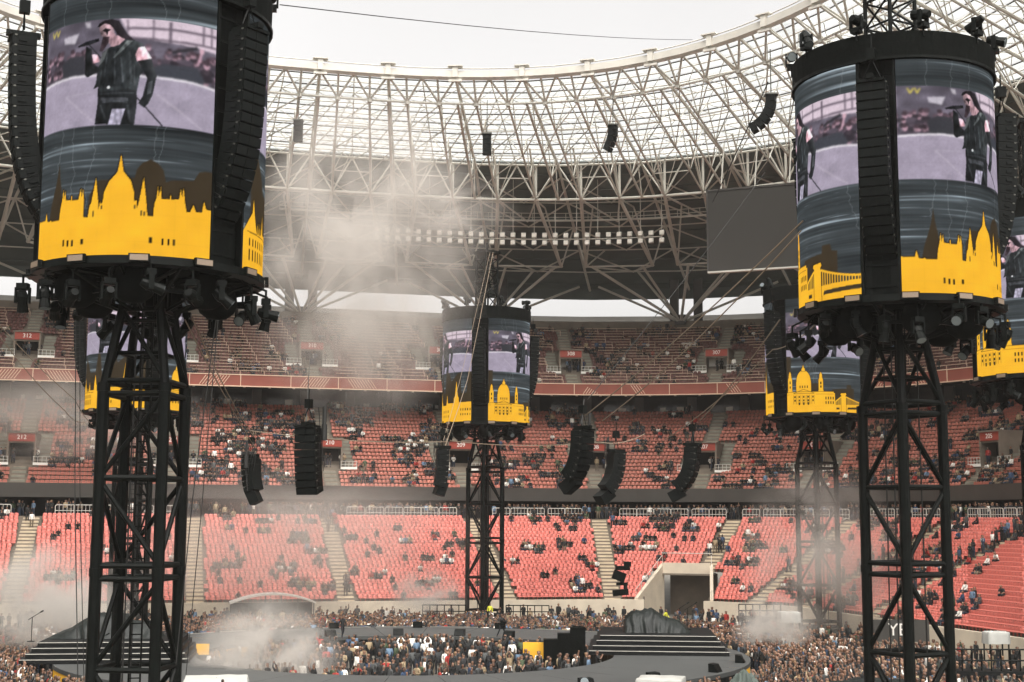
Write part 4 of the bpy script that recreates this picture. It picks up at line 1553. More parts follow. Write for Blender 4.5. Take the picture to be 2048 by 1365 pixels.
TOWERS = [
    # px, distance, S|B gap angle, truss yaw, name for labels
    (286, 56.0, 160, 70, 'the nearest, leftmost tower', 1),
    (1806, 63.8, -129, 45, 'the near right tower', 1),
    (971, 144.0, -8, 38, 'the far centre tower', 1),
    (267, 129.6, 21, 20, 'the far tower behind the leftmost tower', 1),
    (1632, 130.0, -44, 45, 'the far tower beside the near right tower', 1),
    (2092, 95.0, -78, 10, 'the tower cut by the right edge', 1),
]
TLAB = ['tall black lattice tower with amber skyline drum, largest, at far left', 'black lattice tower with amber skyline drum at right, second largest',
        'distant black lattice tower with skyline drum in the middle of the far stand', 'distant lattice tower and drum seen through the legs of the big left tower',
        'distant black lattice tower with basilica drum just left of the right tower', 'lattice tower with basilica drum cut off by the right picture edge']
for ti_, (px, D, g, ty, desc, full) in enumerate(TOWERS):
    base = P(px, 900, D)
    base[2] = 0
    beta = math.atan2(base[0], base[1])
    T = empty('screen_tower', base, TLAB[ti_], 'tower', 'screen towers around the stage')
    y0 = R(ty) - beta
    near = D < 100
    for a in range(4):
        inst('leg', K['leg'], T, rz=y0 + a * math.pi / 2)
        for z in (1.0, 1.45, 4.7, 8.15, 8.65, 12.05, 15.35, 15.85):
            inst('crossbar', K['hor'], T, (0, 0, z), rz=y0 + a * math.pi / 2)
        for k_, z in enumerate((1.45, 4.75, 8.7, 12.05)):
            inst('diagonal', K['diaA' if (k_ + a) % 2 else 'diaB'], T, (0, 0, z), rz=y0 + a * math.pi / 2)
        inst('diagonal', K['diaT'], T, (0, 0, 15.9), rz=y0 + a * math.pi / 2)
        for z in (17.0, 18.3, 18.75, 19.9):
            inst('crossbar', K['hor2'], T, (0, 0, z), rz=y0 + a * math.pi / 2)
    inst('ladder', K['ladder'], T, (0.0, 0, 0), rz=-beta)
    inst('mast', K['mast'], T, rz=y0)
    inst('mast_head', K['mast_head'], T, rz=y0)
    inst('drum_shell', K['shell'], T)
    inst('drum_deck', K['deck'], T, (0, 0, ZD))
    inst('top_ring', K['top_ring'], T)
    inst('bottom_ring', K['bottom_ring'], T)
    for nm, me, a0 in PANELS:
        inst('screen_panel', me, T, (0, 0, ZD), rz=R(g + a0) - beta)
    for a in (0, 120, 240):
        inst('gap_column', K['gap'], T, rz=R(g + a) - beta)
    for a in range(15, 375, 30):
        inst('strobe', K['strobe'], T, rz=R(g + a) - beta)
    rr = np.random.default_rng(100 + ti_)
    for a in np.arange(0, 360, 20 if near else 30):
        r_ = rr.uniform(3.6, 4.9)
        c, s = math.cos(R(a + 5)), math.sin(R(a + 5))
        zz_ = ZD - rr.uniform(.45, 1.15)
        az = rr.uniform(0, 6.28)
        y = inst('spotlight', K['yoke'], T, (c * r_, s * r_, zz_), rz=az)
        inst('head', K['head'], y, (0, 0, -.62), rot=(R(rr.uniform(10, 85)), 0, 0))
        inst('outrigger', MB().tube((c * 3.9, s * 3.9, ZD - .25), (c * r_, s * r_, zz_ + .32), .05, n=5).mesh('outrigger', M['black']), T)
    for a in np.arange(0, 360, 36 if near else 45):
        c, s = math.cos(R(a + 20)), math.sin(R(a + 20))
        y = inst('spotlight', K['yoke'], T, (c * 4.62, s * 4.62, ZD + PH_M + 1.35), rot=(math.pi, 0, rr.uniform(0, 6.28)))
        inst('head', K['head'], y, (0, 0, -.62), rot=(R(rr.uniform(-70, 40)), 0, 0))
    for a in np.arange(0, 360, 60):
        c, s = math.cos(R(a + 33)), math.sin(R(a + 33))
        inst('chain_bag', K['bag'], T, (c * 2.9, s * 2.9, ZD - .3), scale=(1.15, 1.15, .95))
    # cables down the mast
    b = MB()
    for e in range(5):
        x, y = rr.uniform(-.9, .9), rr.uniform(-.9, .9)
        b.tube((x, y, 0.2), (x * .9, y * .9, ZD), .035, n=4)
    inst('cable_bundle', b.mesh('cable_bundle', M['cabledark']), T)
    base_b = MB()
    base_b.box((0, 0, .25), (4.6, 4.6, .5)).box((0, 0, .65), (3.6, 3.6, .35))
    inst('ballast_base', base_b.mesh('ballast_base', M['black']), T, rz=y0)
    # the three hanging line arrays
    for q_, a in enumerate((0, 120, 240)):
        fi = R(g + a)
        d = np.array([math.sin(fi - beta), -math.cos(fi - beta)])
        pos = (base[0] + d[0] * 5.4, base[1] + d[1] * 5.4, ZD + 9.1)
        qp = proj(np.array(pos))[0]
        side = ((g + a + 180) % 360) - 180
        if abs(side) > 150 and ti_ > 1:
            continue
        where = 'on the front' if abs(side) < 30 else ('on the right' if side > 0 else 'on the left')
        if abs(side) > 125:
            where = 'at the back'
        line_array(pos, fi - beta, 20, JC, 'curved black speaker column ' + where + ' of ' + desc, 'speaker columns hung on the towers')

# ------------------------------------------------------------------ flown speaker columns over the stage
FLY = [
    (615, 856, 78, 9, -25, 2.2, 'black flown speaker column left of the centre tower, widest of its kind'),
    (500, 918, 104, 6, -125, 4.2, 'smaller hazy flown speaker column at left, before the red seats'),
    (888, 900, 108, 7, 95, 2.0, 'flown speaker column just left of the centre tower legs'),
    (1168, 862, 88, 8, 50, 7.0, 'largest flown speaker column right of the centre tower, bent to the left'),
    (1235, 908, 98, 7, 115, 8.5, 'flown speaker column bent to the left, second right of the centre tower'),
    (1388, 895, 98, 8, 75, 8.2, 'flown speaker column bent to the left, farthest right over the stage'),
]
for (px, py, D, n, fi, cv, lab) in FLY:
    p = P(px, py, D)
    beta = math.atan2(p[0], p[1])
    ang = [R(cv * i * (0.35 + .65 * i / n)) for i in range(n)]
    t, q = line_array(p, R(fi) - beta, n, ang, lab, 'speaker columns flown over the stage')
    sub = MB().box((0, 0, 0), (.95, .75, 1.1)).box((0, -.385, 0), (.84, .02, 1.0), None, 1)
    inst('fill_speaker', sub.mesh('fill_speaker', [M['cab'], M['grille']]), t, q + [0, .1, -.35] if cv > 3 else q + [0, 0, -.1], rot=(ang[-1] + .15, 0, .2)) if px != 615 else None
    b = MB()
    for e in range(4):
        x = .45 + e * .12
        pts = [np.array([x * (1 if e % 2 else .9), .5 + .25 * math.sin(u * 3.1 + e), 1.2 - u * (2.4 + .4 * e)]) for u in np.linspace(0, 1, 9)]
        b.path(pts, .025, n=4)
    b.tube((.9, .3, .2), (.9, .3, 1.2), .1, n=6).tube((.9, .3, -.7), (.9, .3, .2), .16, n=8)
    inst('cable_loop', b.mesh('cable_loop', M['cabledark']), t)

# ------------------------------------------------------------------ ropes and cables
def rope(pts, r, mtl, label, sag=0.0, name='rope'):
    W = [P(*p) for p in pts]
    out = []
    for a, b_ in zip(W[:-1], W[1:]):
        for t in np.linspace(0, 1, 9)[:-1]:
            c = a + (b_ - a) * t
            c[2] -= sag * 4 * t * (1 - t)
            out.append(c)
    out.append(W[-1])
    o = MB().path(out, r, n=5).build(name, M[mtl])
    return tag(o, label, 'rope' if name == 'rope' else 'cable')
rope([(560, 10, 58), (1385, 80, 142)], .025, 'cabledark', 'thin dark cable crossing the open sky above the roof edge', .4, 'sky_cable')
rope([(1606, 442, 62), (1170, 832, 88)], .035, 'cable', 'upper pale rope from right drum to large flown speaker column', .3)
rope([(1602, 462, 62), (1205, 842, 90)], .035, 'cable', 'lower of two pale ropes from right drum towards the flown speakers', .5)
rope([(1560, 640, 64), (1400, 842, 98)], .035, 'cable', 'upper pale rope from behind the right drum to the farthest right flown speaker', .2)
rope([(1640, 640, 66), (1545, 700, 80), (1330, 880, 98)], .03, 'cable', 'lower slack pale rope crossing in front of the basilica drum', .3)
rope([(1530, 345, 120), (1175, 800, 100)], .03, 'cabledark', 'dark cable slanting from the video board down to the flown speakers', .3, 'steel_cable')
rope([(1536, 165, 64), (1425, 405, 80)], .03, 'cabledark', 'dark cable from the right drum across the roof trusses', .1, 'steel_cable')
rope([(370, 640, 58), (512, 898, 100)], .03, 'cable', 'left one of the pale ropes falling from the big left drum to hazy speakers', .2)
rope([(384, 636, 58), (530, 900, 100)], .03, 'cable', 'right one of the pale ropes falling from the big left drum to hazy speakers', .6)
rope([(-10, 640, 90), (150, 800, 100), (185, 850, 110)], .03, 'cable', 'upper pale rope at the left picture edge before the upper seats', .2)
rope([(-10, 660, 90), (130, 822, 100), (170, 845, 110)], .03, 'cable', 'lower pale rope at the left picture edge before the upper seats', .3)
rope([(986, 505, 143), (935, 760, 126), (886, 905, 110)], .028, 'cable', 'pale rope running down across the centre drum to the flown speakers', .1)
rope([(980, 505, 143), (920, 760, 126), (880, 905, 110)], .02, 'cable', 'thin second rope beside the one crossing the centre drum', .1)
rope([(432, 640, 54), (385, 1000, 54), (352, 1330, 54)], .022, 'cabledark', 'outer dark stay cable slanting beside the right leg of left tower', 0, 'stay_cable')
rope([(436, 640, 53), (405, 1000, 53), (372, 1350, 53)], .018, 'cabledark', 'inner dark stay cable slanting beside the right leg of left tower', 0, 'stay_cable')
rope([(152, 640, 54), (150, 1000, 54), (156, 1365, 54)], .022, 'cabledark', 'leftmost hanging dark cable beside the left leg of left tower', 0, 'stay_cable')
rope([(160, 640, 55), (160, 1000, 55), (168, 1365, 55)], .018, 'cabledark', 'second hanging dark cable beside the left leg of left tower', 0, 'stay_cable')
rope([(500, 862, 90), (895, 884, 108)], .03, 'cable', 'pale rope stretched level between the left flown speakers', .3)
rope([(900, 882, 108), (1200, 885, 96), (1290, 868, 97)], .03, 'cable', 'pale rope stretched level across the centre tower legs', .3)
rope([(620, 712, 150), (612, 850, 80)], .04, 'cabledark', 'dark cable bundle carrying the black speaker column left of centre', 0, 'steel_cable')
rope([(1168, 800, 110), (1163, 850, 88)], .05, 'cabledark', 'short dark cable carrying the largest flown speaker column', 0, 'steel_cable')
# ------------------------------------------------------------------ ring stage
SCC = np.array([-7.0, 97.0])
RI, RO, ZS = 14.0, 23.0, 1.5
stage = empty('stage', (SCC[0], SCC[1], 0), 'dark grey ring-shaped stage with crowd standing in its middle', 'stage')
NSEC = 32
for k in range(NSEC):
    a0, a1 = 2 * math.pi * k / NSEC + .0008, 2 * math.pi * (k + 1) / NSEC - .0008
    b = MB()
    b.lathe((SCC[0], SCC[1], 0), [(RI, ZS - .25), (RI, ZS), (RO, ZS), (RO, ZS - .25)], n=3, a0=a0, a1=a1)
    b.build('deck_section', M['deck'], stage)
    if k % 4 != 2 and R(30) < a0 < R(150):
        MB().lathe((SCC[0], SCC[1], 0), [(RO + .02, ZS - .12), (RO + .07, ZS - .12), (RO + .07, ZS + .06), (RO + .0, ZS + .06)], n=3, a0=a0 + .01, a1=a1 - .01).build('edge_trim', M['decktrim'], stage)
    b = MB()
    b.lathe((SCC[0], SCC[1], 0), [(RO - .05, 0), (RO - .05, ZS - .25)], n=3, a0=a0, a1=a1)
    b.build('outer_skirt', M['yellow'] if k % 3 == 0 else M['step'], stage)
    b = MB()
    b.lathe((SCC[0], SCC[1], 0), [(RI + .05, 0), (RI + .05, ZS - .25)], n=3, a0=a0, a1=a1)
    b.build('inner_skirt', M['yellow'] if k in (3, 4, 13, 14) else M['step'], stage)

def riser(cx, cy, yaw, w, depth, label):
    t = empty('drum_riser', (cx, cy, ZS), label, 'riser', 'stepped risers on the stage')
    for i in range(4):
        m = MB().box((0, i * .28, .15 + i * .30), (w - i * .5, depth - i * .56 + 1.2, .29)).mesh('step', M['step'])
        inst('step', m, t, rz=yaw)
        nose = MB().box((0, i * .28 - (depth - i * .56 + 1.2) / 2 - .005, .27 + i * .30), (w - i * .5, .04, .035)).mesh('step_nosing', M['rail'])
        inst('step_nosing', nose, t, rz=yaw)
    return t
riser(10.3, 100.5, R(-4), 9.4, 8.0, 'black stepped riser on the right of the ring stage')
riser(-25.8, 93.0, R(8), 10.2, 7.5, 'black stepped riser behind the legs of the big left tower')

def tarp(cx, cy, z, L, W, prof, yaw, label, seed, mtl='tarp'):
    r = np.random.default_rng(seed)
    nx, ny = 44, 26
    xs, ys = np.linspace(-1, 1, nx), np.linspace(-1, 1, ny)
    X, Y = np.meshgrid(xs, ys)
    hx = np.interp(X, [p[0] for p in prof], [p[1] for p in prof])
    fy = np.clip(1.12 - np.abs(Y) ** 2.6 * 1.15, 0, 1)
    H = hx * fy
    fold = np.sin(X * 7 + Y * 4.5 + r.uniform(0, 6)) * .018 + np.sin(X * 21 - Y * 8) * .012 + np.sin(Y * 10 + X * 8) * .03
    lump = sum(r.uniform(.04, .13) * np.exp(-((X - r.uniform(-.8, .8)) ** 2 + (Y - r.uniform(-.6, .6)) ** 2) / .03) for _ in range(9))
    H = H + .05 * np.clip(H, 0, 1) * np.sin(X * 40 + 7 * np.sin(Y * 5 + X * 3)) * np.cos(Y * 17 + X * 9)
    H = np.maximum(H * (1 + fold * 1.3) + lump * np.clip(H, 0, 1) * .6, 0) + r.normal(0, .008, H.shape)
    ex = X + .03 * np.sin(Y * 9 + X * 3)
    V = np.stack([ex * L / 2, Y * W / 2 * (1 + .05 * np.sin(X * 17) + .03 * np.sin(X * 33)), H], -1).reshape(-1, 3)
    i = np.arange(nx * ny).reshape(ny, nx)
    F = np.stack([i[:-1, :-1], i[:-1, 1:], i[1:, 1:], i[1:, :-1]], -1).reshape(-1, 4)
    o = inst('tarpaulin', fast_mesh('tarpaulin', V, F, [M[mtl]], smooth=True), None, (cx, cy, z), rz=yaw)
    return tag(o, label, 'tarpaulin')
ZR = ZS + 1.22
c = P(1312, 1262, 101)
tarp(c[0], 101, ZR, 4.6, 3.4, [(-1, 0), (-.94, .95), (-.7, 1.35), (-.15, 1.48), (.05, 1.2), (.35, .9), (.7, .75), (.92, .4), (1, 0)], R(-3), 'dark green tarpaulin over a drum kit on the right riser', 3)
c = P(215, 1275, 94)
tarp(c[0], 94, ZR, 7.0, 3.4, [(-1, 0), (-.9, .25), (-.6, .6), (-.35, 1.2), (-.2, 1.45), (.35, 1.4), (.45, 1.0), (.8, .9), (1, 0)], R(6), 'dark tarpaulin over a drum kit behind the left tower legs', 4)
tarp(*P(1488, 1338, 79)[:2], 0.0, 2.2, 2.4, [(-1, 0), (-.8, 1.5), (0, 2.3), (.7, 1.7), (1, 0)], 0, 'grey green canvas draped over equipment at the edge of the right crowd', 6, 'canvas')
tarp(*P(1750, 1352, 77)[:2], 1.2, 5.4, 2.6, [(-1, .2), (-.8, .7), (0, .9), (.7, .8), (1, .3)], R(-6), 'flat dark plastic sheet over gear below the right tower', 8)

def sheet_box(p, size, yaw, label, mtl='whitetarp'):
    t = empty('covered_case', p, label, 'covered gear')
    nx = 14
    V, F = [], []
    sx, sy, sz = size
    prof = [(0, 1.04), (.3, 1.03), (.75, 1.0), (.96, .98), (1.0, .9), (1.02, .5), (1.01, 0)]
    rr = np.random.default_rng(3)
    n = 32
    for h, q in ((0, 1.02), (.35, 1.015), (.7, 1.0), (.95, .985), (1.0, .95), (1.03, .5), (1.01, .02)):
        for k in range(n):
            a = 2 * math.pi * k / n
            c_, s_ = math.cos(a), math.sin(a)
            e = max(abs(c_), abs(s_))
            w = 1 + .035 * math.sin(k * 2.7) * (1 - h)
            V.append((c_ / e * sx / 2 * q * w, s_ / e * sy / 2 * q * w, sz * h + rr.normal(0, .015)))
    for j in range(6):
        for k in range(n):
            F.append((j * n + k, j * n + (k + 1) % n, (j + 1) * n + (k + 1) % n, (j + 1) * n + k))
    inst('sheet', fast_mesh('sheet', V, F, [M[mtl]]), t, rz=yaw)
    lg = MB().box((0, 0, -p[2] / 2 + .05), (.08, .08, p[2] + .1)).mesh('leg', M['black'])
    for x in (-1, 1):
        for y in (-1, 1):
            inst('leg', lg, t, rotz(yaw) @ np.array([x * sx * .44, y * sy * .44, 0]), rz=yaw)
    return t
c = P(1322, 1362, 75)
sheet_box((c[0], 75, 1.0), (2.4, 2.2, 1.35), R(-14), 'white sheeted case with crumpled top at the bottom edge of the stage')
c = P(428, 1362, 73)
sheet_box((c[0], 73.5, 2.05), (3.2, 3.0, .32), R(10), 'flat white tent top at the bottom beside the left tower')
c = P(1992, 1275, 96)
sheet_box((c[0], 96, 2.4), (1.5, 1.0, .8), R(8), 'white covered camera on a stand below the right seats')
c = P(1578, 1235, 122)
sheet_box((c[0], 122, 1.9), (1.7, 1.4, .9), R(3), 'white sheeted desk in the haze beside the far right tower')

# mixing platforms and black scaffolds
def scaffold(p0, p1, D, z0, h, label, n=7):
    A, B = P(*p0, D), P(*p1, D)
    A[2] = B[2] = z0
    t = empty('scaffold', (A + B) / 2, label, 'scaffold')
    for z in (.5, 1.0):
        MB().tube(A + [0, 0, z * h], B + [0, 0, z * h], .05, n=5).build('bar', M['black'], t)
    for k in np.linspace(0, 1, n):
        q = A + (B - A) * k
        MB().tube(q, q + [0, 0, h], .05, n=5).build('post', M['black'], t)
    MB().box((A + B) / 2 + [0, .6, -.1], (np.linalg.norm(B - A), 1.6, .25)).build('platform', M['step'], t)
    for k in (0, 1):
        q = A + (B - A) * k
        MB().tube((q[0], q[1], 0), q, .06, n=5).build('leg', M['black'], t)
    return t
scaffold((845, 1240), (932, 1240), 139, 1.0, 1.2, 'black railed platform left of the centre tower foot')
scaffold((1012, 1240), (1098, 1240), 139, 1.0, 1.2, 'black railed platform right of the centre tower foot')
scaffold((1478, 1240), (1562, 1240), 124, 2.2, 1.1, 'dark mixing platform rising out of the right crowd')
scaffold((1905, 1320), (2060, 1320), 86, 1.6, 1.3, 'black railed camera deck at the bottom right corner', 9)
bn_ = P(1792, 1262, 112)
t = empty('banner', bn_, 'dark banner with white letters behind the legs of right tower', 'banner')
MB().box(bn_, (5.2, .12, 1.7)).build('cloth', M['fascia'], t)
tm = text_mesh('YE', 1.35, M['white'])
inst('lettering', tm, t, (0.1, -.08, .05), rot=(math.pi / 2, 0, 0))
for s in (-1, 1):
    MB().tube((bn_[0] + s * 2.5, bn_[1] + .1, 0), (bn_[0] + s * 2.5, bn_[1] + .1, bn_[2] + .9), .05, n=5).build('post', M['black'], t)
# amber cloth panels in the pit
for i, (x0, x1, y0, y1, D, lab) in enumerate(((1046, 1120, 1285, 1318, 97, 'amber panel on the inner stage wall behind the guards'), (393, 418, 1288, 1310, 96, 'amber flag held up beside the big left tower'))):
    A, B = P(x0, y0, D), P(x1, y1, D)
    o = MB().box(((A[0] + B[0]) / 2, D, (A[2] + B[2]) / 2), (B[0] - A[0], .1, A[2] - B[2])).build('amber_flag', M['yellow'])
    tag(o, lab, 'panel')
A, B = P(1180, 1352, 77), P(1275, 1352, 77)
o = MB().box(((A[0] + B[0]) / 2, 77, .75), (3.4, .12, 1.5), rotz(R(18))).box(((A[0] + B[0]) / 2, 76.9, 1.54), (3.5, .3, .1), rotz(R(18)), 1).build('amber_barrier', [M['yellow'], M['decktrim']])
tag(o, 'amber barrier with a pale top rail beside the white sheeted case', 'barrier')

# wedge monitors and stage-edge boxes
wm_ = MB()
V = np.array([[-.4, -.3, 0], [.4, -.3, 0], [.4, .3, 0], [-.4, .3, 0], [-.4, -.05, .45], [.4, -.05, .45], [.4, .3, .5], [-.4, .3, .5]])
wm_.add(V, BOXF)
wm_.box((0, -.19, .22), (.66, .02, .42), rotx(R(-30)), 0)
WM = wm_.mesh('wedge_monitor', M['cab'])
wl = [(-60, RO - .7), (-47, RO - .8), (-30, RO - .7), (-14, RO - .6), (62, RI + .6), (78, RI + .6), (97, RI + .5), (118, RI + .6), (150, RI + .6), (20, RO - .6), (38, RO - .7), (56, RO - .6), (74, RO - .7), (92, RO - .6), (110, RO - .7), (128, RO - .6)]
WLS = []
for i, (a, r) in enumerate(wl):
    p = (SCC[0] + r * math.cos(R(a)), SCC[1] + r * math.sin(R(a)), ZS + .01)
    o = inst('wedge_monitor', WM, None, p, rz=R(a + (90 if r > 18 else -90)))
    WLS.append((proj(np.array(p))[0][0], r, o))
for rr_, word in ((RI, 'inner'), (RO, 'outer')):
    lst = sorted([e for e in WLS if abs(e[1] - rr_) < 2], key=lambda e: e[0])
    for k, e in enumerate(lst):
        tag(e[2], 'low black wedge loudspeaker on the %s stage edge, %s from the left' % (word, ordinal(k + 1)), 'loudspeaker', 'wedge monitors along the stage edges')
# dark padded block on the inner pit edge right of the guards
c = P(1150, 1295, 96)
for i, (dx, h, w) in enumerate(((0, 1.5, 1.0), (.9, 1.9, .9), (1.8, 2.3, 1.0))):
    o = MB().box((c[0] + dx - 1.6, 96.5, .5 + h / 2), (w, 1.2, h + 1)).build('padded_case', M['blackmat'])
    tag(o, ('low', 'middle', 'tall')[i] + ' black case stacked like stairs left of the right riser', 'case')
# microphone stands
for i, (px, py, D, lab) in enumerate(((1360, 1275, 103, 'microphone stand right of the green tarpaulin'), (1376, 1275, 103, 'boom stand right of the tarpaulin, farther right of two'), (62, 1290, 90, 'boom microphone stand at the far left of the stage'), (195, 1312, 88, 'stand in front of the left riser steps'))):
    p = P(px, py, D)
    p[2] = ZR if i < 3 else ZS
    t = empty('microphone_stand', p, lab, 'stand')
    inst('pole', MB().tube((0, 0, 0), (0, 0, 1.5), .025, n=5).box((0, 0, .02), (.4, .4, .04)).mesh('pole', M['black']), t)
    inst('boom', MB().tube((-.25, 0, 1.35), (.55, 0, 1.85), .02, n=5).tube((.5, 0, 1.82), (.68, 0, 1.93), .045, n=6).mesh('boom', M['black']), t)
# remote camera on a wire
c = P(1245, 1128, 100)
t = empty('remote_camera', c, 'black remote camera rig dangling before the seats right of centre', 'camera')
for nm, b in (('bracket', MB().box((0, 0, -.3), (1.0, .4, .3)).box((.35, 0, -.02), (.5, .3, .35)).tube((0, 0, 0), (0, 0, 4.2), .015, n=4)),
              ('camera_body', MB().box((-.25, 0, -.85), (.9, .5, .65), roty(R(20)))),
              ('pan_joint', MB().tube((-.05, 0, -1.45), (-.05, 0, -1.0), .12, n=8).box((-.05, 0, -1.4), (.8, .35, .2))),
              ('lens_box', MB().box((.2, 0, -1.72), (.25, .3, .5)).box((-.15, 0, -2.0), (1.1, .5, .42), roty(R(-6))))):
    inst(nm, b.mesh(nm, M['black']), t)

# moving lamp at the bottom edge
c = P(1168, 1358, 74)
t = empty('floor_lamp', (c[0], 74, 1.2), 'black moving lamp head at the bottom edge before the stage', 'lamp')
inst('stand', MB().box((0, 0, -.5), (.5, .5, 1.4)).mesh('stand', M['black']), t)
y = inst('yoke', K['yoke'], t, (0, 0, .35), rot=(math.pi, 0, 0))
inst('head', K['head'], t, (0, 0, .95), rot=(R(-15), 0, 0))
# ------------------------------------------------------------------ people
# joints: y negative is the front of the body
def skel(pose):
    J = {'pel': (0, 0, .95), 'bel': (0, .0, 1.08), 'che': (0, .0, 1.30), 'nec': (0, .01, 1.47), 'chin': (0, -.01, 1.56), 'hea': (0, -.015, 1.66), 'top': (0, 0, 1.745)}
    for s, n in ((-1, 'l'), (1, 'r')):
        J['hip' + n] = (s * .10, 0, .90); J['kne' + n] = (s * .12, -.02, .50); J['ank' + n] = (s * .13, .02, .09); J['toe' + n] = (s * .15, -.15, .04)
        J['sho' + n] = (s * .185, 0, 1.40); J['elb' + n] = (s * .25, .03, 1.13); J['wri' + n] = (s * .24, -.08, .90); J['han' + n] = (s * .23, -.11, .80)
    def arm(n, e, w, h):
        s = -1 if n == 'l' else 1
        J['elb' + n] = (s * e[0], e[1], e[2]); J['wri' + n] = (s * w[0], w[1], w[2]); J['han' + n] = (s * h[0], h[1], h[2])
    if pose == 'crossed':
        for n in 'lr': arm(n, (.27, -.02, 1.14), (.02, -.19, 1.18 + (.04 if n == 'l' else 0)), (-.08, -.17, 1.2))
    if pose == 'raised':
        arm('r', (.27, -.08, 1.60), (.24, -.16, 1.86), (.23, -.18, 1.95))
    if pose == 'clap':
        for n in 'lr': arm(n, (.24, -.12, 1.62), (.08, -.18, 1.84), (.03, -.18, 1.93))
    if pose == 'phone':
        for n in 'lr': arm(n, (.22, -.18, 1.22), (.09, -.33, 1.45), (.04, -.36, 1.53))
    if pose == 'walk':
        J['knel'] = (-.11, -.16, .52); J['ankl'] = (-.12, -.14, .10); J['toel'] = (-.13, -.31, .07)
        J['kner'] = (.11, .04, .50); J['ankr'] = (.12, .26, .14); J['toer'] = (.13, .14, .04)
        arm('l', (.25, .12, 1.15), (.26, .10, .92), (.26, .08, .83)); arm('r', (.25, -.06, 1.14), (.24, -.22, .95), (.23, -.27, .88))
    if pose in ('sit', 'sitlean'):
        dz = -.46
        for k in list(J): J[k] = (J[k][0], J[k][1] + .05, J[k][2] + dz)
        for s, n in ((-1, 'l'), (1, 'r')):
            J['kne' + n] = (s * .13, -.40, .48); J['ank' + n] = (s * .13, -.38, .09); J['toe' + n] = (s * .15, -.54, .04)
            arm(n, (.25, -.06, .70), (.14, -.28, .58), (.08, -.34, .56))
        if pose == 'sitlean':
            for k in ('bel', 'che', 'nec', 'chin', 'hea', 'top', 'shol', 'shor', 'elbl', 'elbr'):
                x, y, z = J[k]; h = z - .5
                J[k] = (x, y - h * .42, z - h * .08)
    if pose == 'guitar':
        J['kner'] = (.20, .0, .52); J['ankr'] = (.36, .06, .10); J['toer'] = (.42, -.10, .04)
        J['knel'] = (-.22, -.14, .52); J['ankl'] = (-.38, -.05, .10); J['toel'] = (-.44, -.22, .04)
        arm('l', (.34, -.14, 1.14), (.44, -.32, 1.08), (.46, -.36, 1.12)); arm('r', (.32, -.02, 1.12), (.10, -.24, 1.02), (.04, -.26, .99))
    return J
RAD = {'pel': (.145, .11), 'bel': (.145, .105), 'che': (.165, .115), 'nec': (.06, .06), 'chin': (.062, .07), 'hea': (.08, .098), 'top': (.057, .07),
       'hip': (.095, .095), 'kne': (.062, .065), 'ank': (.048, .05), 'toe': (.045, .032), 'sho': (.075, .075), 'elb': (.048, .048), 'wri': (.034, .034), 'han': (.04, .028)}
BONES = [('pel', 'bel', 2), ('bel', 'che', 2), ('che', 'nec', 2), ('nec', 'chin', 0), ('chin', 'hea', 0), ('hea', 'top', 1)]
for n in 'lr':
    BONES += [('pel', 'hip' + n, 3), ('hip' + n, 'kne' + n, 3), ('kne' + n, 'ank' + n, 3), ('ank' + n, 'toe' + n, 4),
              ('che', 'sho' + n, 2), ('sho' + n, 'elb' + n, 2), ('elb' + n, 'wri' + n, 0), ('wri' + n, 'han' + n, 0)]

def radius(j):
    return RAD[j] if j in RAD else RAD[j[:3]]
ROLES = [SKINS[0], HAIRS[0], SHIRTS[0], TROUS[0], SHOE]

